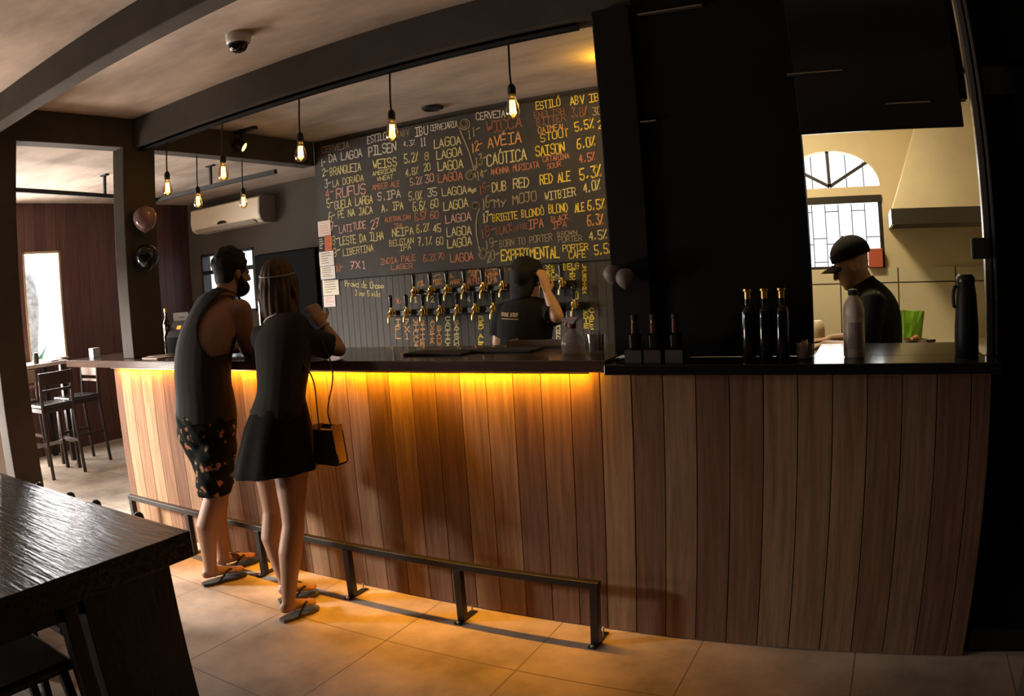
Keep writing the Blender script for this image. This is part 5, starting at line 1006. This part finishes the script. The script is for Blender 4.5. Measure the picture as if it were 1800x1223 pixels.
cut(ts, (0, 0, 0.915), (0, 0, -1)); cut(ts, (1.79, -0.145, 1.318), (-0.35, 0.45, 1)); shell(ts, 0.003); obj('shirt', ts, M_tee, wom, True)
bm = NB(); ux, uy = Vector((1, 0, 0.35)).normalized(), Vector((0, 1, -0.45)).normalized()
wire(bm, [Vector((1.793, -0.148, 1.308))+ux*0.073*math.cos(2*PI*k/20)+uy*0.069*math.sin(2*PI*k/20) for k in range(21)], 0.0055, 8, 1); o = obj('collar', bm, mat('white collar trim', (0.72, 0.62, 0.56), 0.7), wom, True); o['label'] = 'white collar trim'
bm = NB(); rows = []   # flared skirt
for z, cx, cy, a, b, fl in [(0.985, 1.924, -0.305, .124, .100, 0), (0.93, 1.921, -0.318, .142, .116, 0.002), (0.86, 1.915, -0.333, .164, .140, 0.004), (0.78, 1.909, -0.345, .180, .154, 0.005), (0.71, 1.901, -0.356, .198, .166, 0.006), (0.662, 1.894, -0.362, .214, .174, 0.008)]:
    rows.append([bm.verts.new((cx+(a+fl*math.sin(9*t))*math.cos(t), cy+(b+fl*math.sin(9*t))*math.sin(t), z+0.022*math.cos(t)*(1 if z < 0.7 else 0))) for t in [2*PI*k/72 for k in range(72)]])
for r0, r1 in zip(rows, rows[1:]):
    for k in range(72): bm.faces.new((r0[k], r1[k], r1[(k+1) % 72], r0[(k+1) % 72]))
shell(bm, 0.004); obj('skirt', bm, M_skirt, wom, True)
bm = NB(); d = (Vector(elR)-Vector(wrR)).normalized(); c = Vector(wrR)+d*0.012; e1 = d.orthogonal().normalized(); e2 = d.cross(e1)
wire(bm, [c+(e1*math.cos(2*PI*k/14)+e2*math.sin(2*PI*k/14))*0.0275 for k in range(15)], 0.005, 6, 1); obj('bracelet', bm, mat('pale bracelet', (0.5, 0.36, 0.30), 0.5), wom, True)
flipflop((1.962, -0.510, 0), (1.994, -0.322, 0), wom, M_sole); flipflop((1.797, -0.360, 0), (1.884, -0.190, 0), wom, M_sole)
# her shoulder bag
bag = thing('shoulder_bag', 'small black shoulder bag with tan sides at the hip of the skirted person', 'bag', (2.125, -0.225, 0.78))
BX0, BX1, BY0, BY1, BZ0, BZ1 = 2.094, 2.214, -0.296, -0.230, 0.700, 0.868
M_blea = mat('black leather', (0.016, 0.015, 0.015), 0.4, bump=(50, 0.1)); M_tanl = mat('tan leather', (0.46, 0.29, 0.15), 0.5)
bm = NB(); prism(bm, [(BX0-0.012, BZ0+0.012), (BX0, BZ0), (BX1, BZ0), (BX1+0.012, BZ0+0.012), (BX1-0.004, BZ1-0.012), (BX0+0.004, BZ1-0.016)], 1, BY0, BY0+0.008); prism(bm, [(BX0-0.012, BZ0+0.012), (BX0, BZ0), (BX1, BZ0), (BX1+0.012, BZ0+0.012), (BX1-0.004, BZ1), (BX0+0.004, BZ1)], 1, BY1-0.008, BY1); box(bm, (BX0, BY0+0.008, BZ0), (BX1, BY1-0.008, BZ0+0.006)); obj('panel', bm, M_blea, bag)
for nm, (xa, xb, xc, xd) in (('side', (BX1+0.006, BX1+0.0115, BX1-0.010, BX1-0.0045)), ('side', (BX0-0.0115, BX0-0.006, BX0+0.0045, BX0+0.010))):
    bm = NB(); prism(bm, [(xa, BZ0+0.012), (xb, BZ0+0.012), (xd, BZ1+0.006), (xc, BZ1+0.006)], 1, BY0+0.0005, BY1-0.0005); o = obj(nm, bm, M_tanl, bag); o['label'] = 'tan leather side'
bm = NB(); box(bm, (BX0+0.008, BY0+0.0095, BZ1-0.04), (BX1-0.008, BY1-0.0095, BZ1-0.018), 0.004); o = obj('lining', bm, mat('yellow lining', (0.70, 0.45, 0.10), 0.6), bag); o['label'] = 'yellow lining'
bm = NB()
for pts in ([(2.14, BY0-0.005, BZ1-0.03), (2.132, BY0+0.004, 0.93), (2.075, -0.24, 1.06), (2.020, -0.250, 1.155), (1.967, -0.225, 1.272), (1.945, -0.185, 1.312)], [(2.15, BY1+0.005, BZ1-0.03), (2.145, BY1-0.01, 0.93), (2.120, -0.16, 1.06), (2.070, -0.130, 1.17), (1.985, -0.130, 1.285), (1.945, -0.185, 1.312)]):
    q = smooth_path(pts, 5); tube(bm, q, [(0.0105, 0.0035)]*len(q), 8, side=(0.6, -0.8, 0), dome=False)
obj('strap', bm, M_blea, bag)

# ---- the bartender, seen from behind with one hand at her hair
bar_p = person('bartender with dark hair in black t-shirt facing the taps, one arm raised', (2.34, 1.25, 0))
bm = NB()
tube(bm, smooth_path([(2.33, 1.26, 0.80), (2.335, 1.25, 0.92), (2.345, 1.25, 1.05), (2.355, 1.26, 1.16), (2.362, 1.28, 1.25), (2.364, 1.295, 1.30)], 3), [(.165,.12),(.165,.12),(.16,.118),(.155,.112),(.15,.108),(.148,.105),(.148,.105),(.15,.106),(.154,.106),(.158,.106),(.16,.104),(.16,.10),(.15,.092),(.125,.08),(.09,.068),(.06,.055)], 20)
tube(bm, [(2.364, 1.295, 1.29), (2.362, 1.31, 1.35), (2.360, 1.315, 1.39)], [0.052, 0.048, 0.050], 14)
P, Rm = head(bm, (2.358, 1.330, 1.425), (0.1, 1.0, -0.15), w=0.072, l=0.092, h=0.106)
elB, wrB = Vector((2.600, 1.18, 1.205)), Vector((2.520, 1.240, 1.340))
for (sh, el, wr) in (((2.500, 1.275, 1.245), elB, wrB), ((2.215, 1.275, 1.245), (2.165, 1.27, 1.06), (2.22, 1.40, 1.02))):
    sh, el, wr = Vector(sh), Vector(el), Vector(wr); c0 = Vector((2.36, 1.28, 1.25))
    tube(bm, [c0.lerp(sh, 0.5), sh], [0.056, 0.052], 12); tube(bm, [sh, sh.lerp(el, 0.4), el], [0.050, 0.046, 0.038], 14); tube(bm, [el, el.lerp(wr, 0.35), wr], [0.038, 0.040, 0.025], 14)
hand(bm, wrB, (-0.22, 0.10, 0.96), (-0.85, 0.4, 0), None, curl=0.45, thumb=-1); hand(bm, (2.22, 1.40, 1.02), (0.3, 0.9, -0.1), (0.5, 0.2, -0.8), None, curl=0.7)
for x in (2.25, 2.42): tube(bm, [(x, 1.26, 0.82), (x, 1.24, 0.47), (x, 1.27, 0.30), (x, 1.27, 0.09)], [0.09, 0.055, 0.055, 0.036], 14); foot(bm, (x, 1.27, 0.09), (x, 1.23, 0.0), (x, 1.46, 0.0))
obj('body', grow(bm, 0.0075, 5), mat('warm skin', (0.50, 0.27, 0.15), 0.5), bar_p, True); eyes('eye', P, bar_p)
bm = NB(); ball(bm, P(0, -0.020, 0.030), (0.092, 0.110, 0.102), 3, Rm); ball(bm, P(0.01, -0.100, 0.010), (0.060, 0.050, 0.058), 3, Rm); tube(bm, [P(0, -0.06, -0.02), P(0, -0.075, -0.09)], [(0.085, 0.045), (0.075, 0.035)], 14)
for k in range(60):
    a = rh.uniform(0, 2*PI); z = rh.uniform(-0.5, 1); q = math.sqrt(max(0, 1-z*z)); ball(bm, P(0.088*q*math.cos(a), -0.020+0.106*q*math.sin(a), 0.030+0.098*z), rh.uniform(0.010, 0.017), 1)
hb = grow(bm, 0.008, 2); drop(hb, lambda c: (c-P(0, 0.050, 0.0)).dot(Rm @ V3(0, 1, 0)) > 0.0 and (c-P(0, 0, 0.055)).dot(Rm @ V3(0, 0, 1)) < 0); obj('hair', hb, M_hair, bar_p, True)
bm = NB()
tube(bm, smooth_path([(2.335, 1.25, 0.84), (2.338, 1.25, 0.95), (2.347, 1.25, 1.06), (2.356, 1.26, 1.16), (2.362, 1.28, 1.25), (2.364, 1.295, 1.302)], 3), [(a+.014, b+.012) for a, b in [(.165,.12),(.165,.12),(.162,.118),(.158,.114),(.155,.110),(.154,.108),(.154,.107),(.155,.108),(.158,.108),(.161,.107),(.163,.105),(.162,.10),(.152,.092),(.128,.08),(.095,.068),(.066,.058)]], 20)
cu = []
for sh, el in (((2.500, 1.275, 1.245), elB), ((2.215, 1.275, 1.245), (2.165, 1.27, 1.06))):
    sh, el = Vector(sh), Vector(el); c0 = Vector((2.36, 1.28, 1.25)); tube(bm, [c0.lerp(sh, 0.5), sh, sh.lerp(el, 0.45), sh.lerp(el, 0.85)], [0.064, 0.064, 0.066, 0.066], 14); cu.append((sh.lerp(el, 0.78), (el-sh).normalized()))
tb = grow(bm, 0.0075, 5)
for co, no in cu: bmesh.ops.delete(tb, geom=[f for f in tb.faces if (f.calc_center_median()-co).dot(no) > 0 and (f.calc_center_median()-co).length < 0.12], context='FACES')
cut(tb, (0, 0, 0.86), (0, 0, -1)); cut(tb, (2.364, 1.295, 1.312), (0, 0.3, 1)); shell(tb, 0.003); sh_ = obj('t_shirt', tb, M_tee2, bar_p, True)
def back_y(x, z):
    best = 1.0
    h, loc, nor, idx = sh_.ray_cast(Vector((x, 0.5, z))-origin(bar_p), Vector((0, 1, 0)))
    return (loc+origin(bar_p)).y if h else 1.13
bm = NB(); mi = 0
for s, x0, x1, z, h in (('STONE BIER', 2.245, 2.365, 1.222, 0.018), ('~~~~~~~~~', 2.250, 2.370, 1.203, 0.008)):
    n = len(s)
    pl = lambda i, u, v: (x0+(x1-x0)*(i+0.1+0.8*u)/n, z-0.006*i/n+h*v)
    write(bm, s, 0, pl, 0.0042, 0.0)
for v in bm.verts: v.co.y = back_y(v.co.x, v.co.z)-0.002
obj('shirt_print', bm, mat('tan shirt print', (0.45, 0.32, 0.16), 0.8), sh_)
bm = NB(); tube(bm, [(2.345, 1.25, 0.92), (2.335, 1.255, 0.80)], [(.172, .125), (.176, .13)], 18)
for x in (2.25, 2.42): tube(bm, [(x, 1.26, 0.80), (x, 1.24, 0.47), (x, 1.27, 0.06)], [0.098, 0.072, 0.062], 14)
obj('trousers', grow(bm, 0.009, 4), mat('dark trousers', (0.02, 0.02, 0.024), 0.85), bar_p, True)
# ---- the cook, in profile behind the hatch
cook = person('cook in black shirt and dark cap looking down behind the serving hatch', (4.31, 1.28, 0))
bm = NB()
tube(bm, smooth_path([(4.34, 1.28, 0.78), (4.335, 1.28, 0.92), (4.335, 1.28, 1.05), (4.325, 1.28, 1.16), (4.300, 1.28, 1.25), (4.275, 1.28, 1.305)], 3), [(.115,.165),(.115,.165),(.115,.16),(.112,.155),(.110,.15),(.110,.15),(.112,.152),(.114,.156),(.116,.162),(.116,.17),(.114,.175),(.108,.172),(.098,.155),(.085,.12),(.07,.085),(.06,.06)], 20)
tube(bm, [(4.278, 1.28, 1.29), (4.255, 1.28, 1.345), (4.235, 1.28, 1.385)], [0.058, 0.055, 0.056], 14)
P, Rm = head(bm, (4.203, 1.28, 1.425), (-1.0, -0.15, -0.42), (0, 0, 1), w=0.075, l=0.096, h=0.112)
for (sh, el, wr, hd_) in (((4.312, 1.115, 1.235), (4.27, 1.03, 1.01), (4.065, 1.10, 1.035), (-0.9, 0.25, -0.1)), ((4.312, 1.445, 1.235), (4.28, 1.52, 1.02), (4.07, 1.42, 1.030), (-0.9, -0.2, -0.05))):
    sh, el, wr = Vector(sh), Vector(el), Vector(wr); c0 = Vector((4.30, 1.28, 1.24))
    tube(bm, [c0.lerp(sh, 0.5), sh], [0.066, 0.060], 12); tube(bm, [sh, sh.lerp(el, 0.4), el], [0.058, 0.052, 0.042], 14); tube(bm, [el, el.lerp(wr, 0.35), wr], [0.042, 0.043, 0.028], 14)
    hand(bm, wr, hd_, (0, 0, -1), None, curl=0.7, thumb=1 if wr.y < 1.28 else -1)
for y in (1.19, 1.37): tube(bm, [(4.34, y, 0.80), (4.32, y, 0.46), (4.34, y, 0.32), (4.34, y, 0.09)], [0.09, 0.056, 0.056, 0.036], 14); foot(bm, (4.34, y, 0.09), (4.38, y, 0.0), (4.13, y, 0.0))
obj('body', grow(bm, 0.0075, 5), mat('brown skin', (0.36, 0.20, 0.115), 0.5), cook, True); eyes('eye', P, cook)
bm = NB()
tube(bm, smooth_path([(4.34, 1.28, 0.84), (4.335, 1.28, 0.95), (4.335, 1.28, 1.06), (4.325, 1.28, 1.16), (4.300, 1.28, 1.25), (4.272, 1.28, 1.315)], 3), [(a+.014, b+.012) for a, b in [(.115,.165),(.115,.163),(.115,.16),(.114,.156),(.112,.152),(.112,.152),(.113,.154),(.115,.158),(.117,.164),(.117,.17),(.115,.174),(.108,.17),(.096,.15),(.082,.115),(.068,.085),(.056,.062)]], 20)
cu = []
for sh, el in (((4.312, 1.115, 1.235), (4.27, 1.03, 1.01)), ((4.312, 1.445, 1.235), (4.28, 1.52, 1.02))):
    sh, el = Vector(sh), Vector(el); c0 = Vector((4.30, 1.28, 1.24)); tube(bm, [c0.lerp(sh, 0.5), sh, sh.lerp(el, 0.5), sh.lerp(el, 1.02)], [0.070, 0.070, 0.068, 0.064], 14); cu.append((sh.lerp(el, 0.92), (el-sh).normalized()))
tb = grow(bm, 0.0075, 5)
for co, no in cu: bmesh.ops.delete(tb, geom=[f for f in tb.faces if (f.calc_center_median()-co).dot(no) > 0 and (f.calc_center_median()-co).length < 0.10], context='FACES')
cut(tb, (0, 0, 0.87), (0, 0, -1)); cut(tb, (4.27, 1.28, 1.345), (-0.5, 0, 1)); shell(tb, 0.003); obj('shirt', tb, mat('charcoal shirt', (0.008, 0.009, 0.010), 0.9, spec=0.15), cook, True)
bm = NB(); ball(bm, P(0, -0.018, 0.048), (0.088, 0.110, 0.095), 3, Rm)
cb_ = grow(bm, 0.007, 2); cut(cb_, P(0, 0, 0.030), Rm @ V3(0, 0.10, -1)); shell(cb_, 0.003)
cap_ = obj('cap', cb_, mat('dark cap cloth', (0.008, 0.007, 0.007), 0.9, spec=0.15), cook, True)
bm = NB(); g_ = []
for i in range(9):
    t = -1+2*i/8; row = []
    for j in range(5):
        r = j/4; row.append(bm.verts.new(P(0.078*t, 0.062+0.030*(1-t*t)+(0.075*(1-0.55*t*t))*r, 0.034-0.030*t*t-0.012*r)))
    g_.append(row)
for i in range(8):
    for j in range(4): bm.faces.new((g_[i][j], g_[i+1][j], g_[i+1][j+1], g_[i][j+1]))
shell(bm, 0.004); obj('brim', bm, cap_.data.materials[0], cap_, True)
bm = NB(); ball(bm, P(0, -0.018, 0.143), (0.008, 0.008, 0.005), 2); obj('button', bm, cap_.data.materials[0], cap_, True)
bm = NB(); tube(bm, [P(-0.02, 0.083, 0.075), P(0.02, 0.083, 0.075)], [(0.004, 0.010), (0.004, 0.010)], 8); obj('badge', bm, mat('grey cap badge', (0.25, 0.22, 0.20), 0.6), cap_)
bm = NB(); tube(bm, [(4.34, 1.28, 0.93), (4.34, 1.28, 0.80)], [(.125, .175), (.13, .175)], 18)
for y in (1.19, 1.37): tube(bm, [(4.34, y, 0.80), (4.32, y, 0.46), (4.34, y, 0.06)], [0.098, 0.072, 0.062], 14)
obj('trousers', grow(bm, 0.009, 4), mat('black trousers', (0.02, 0.02, 0.02), 0.85), cook, True)
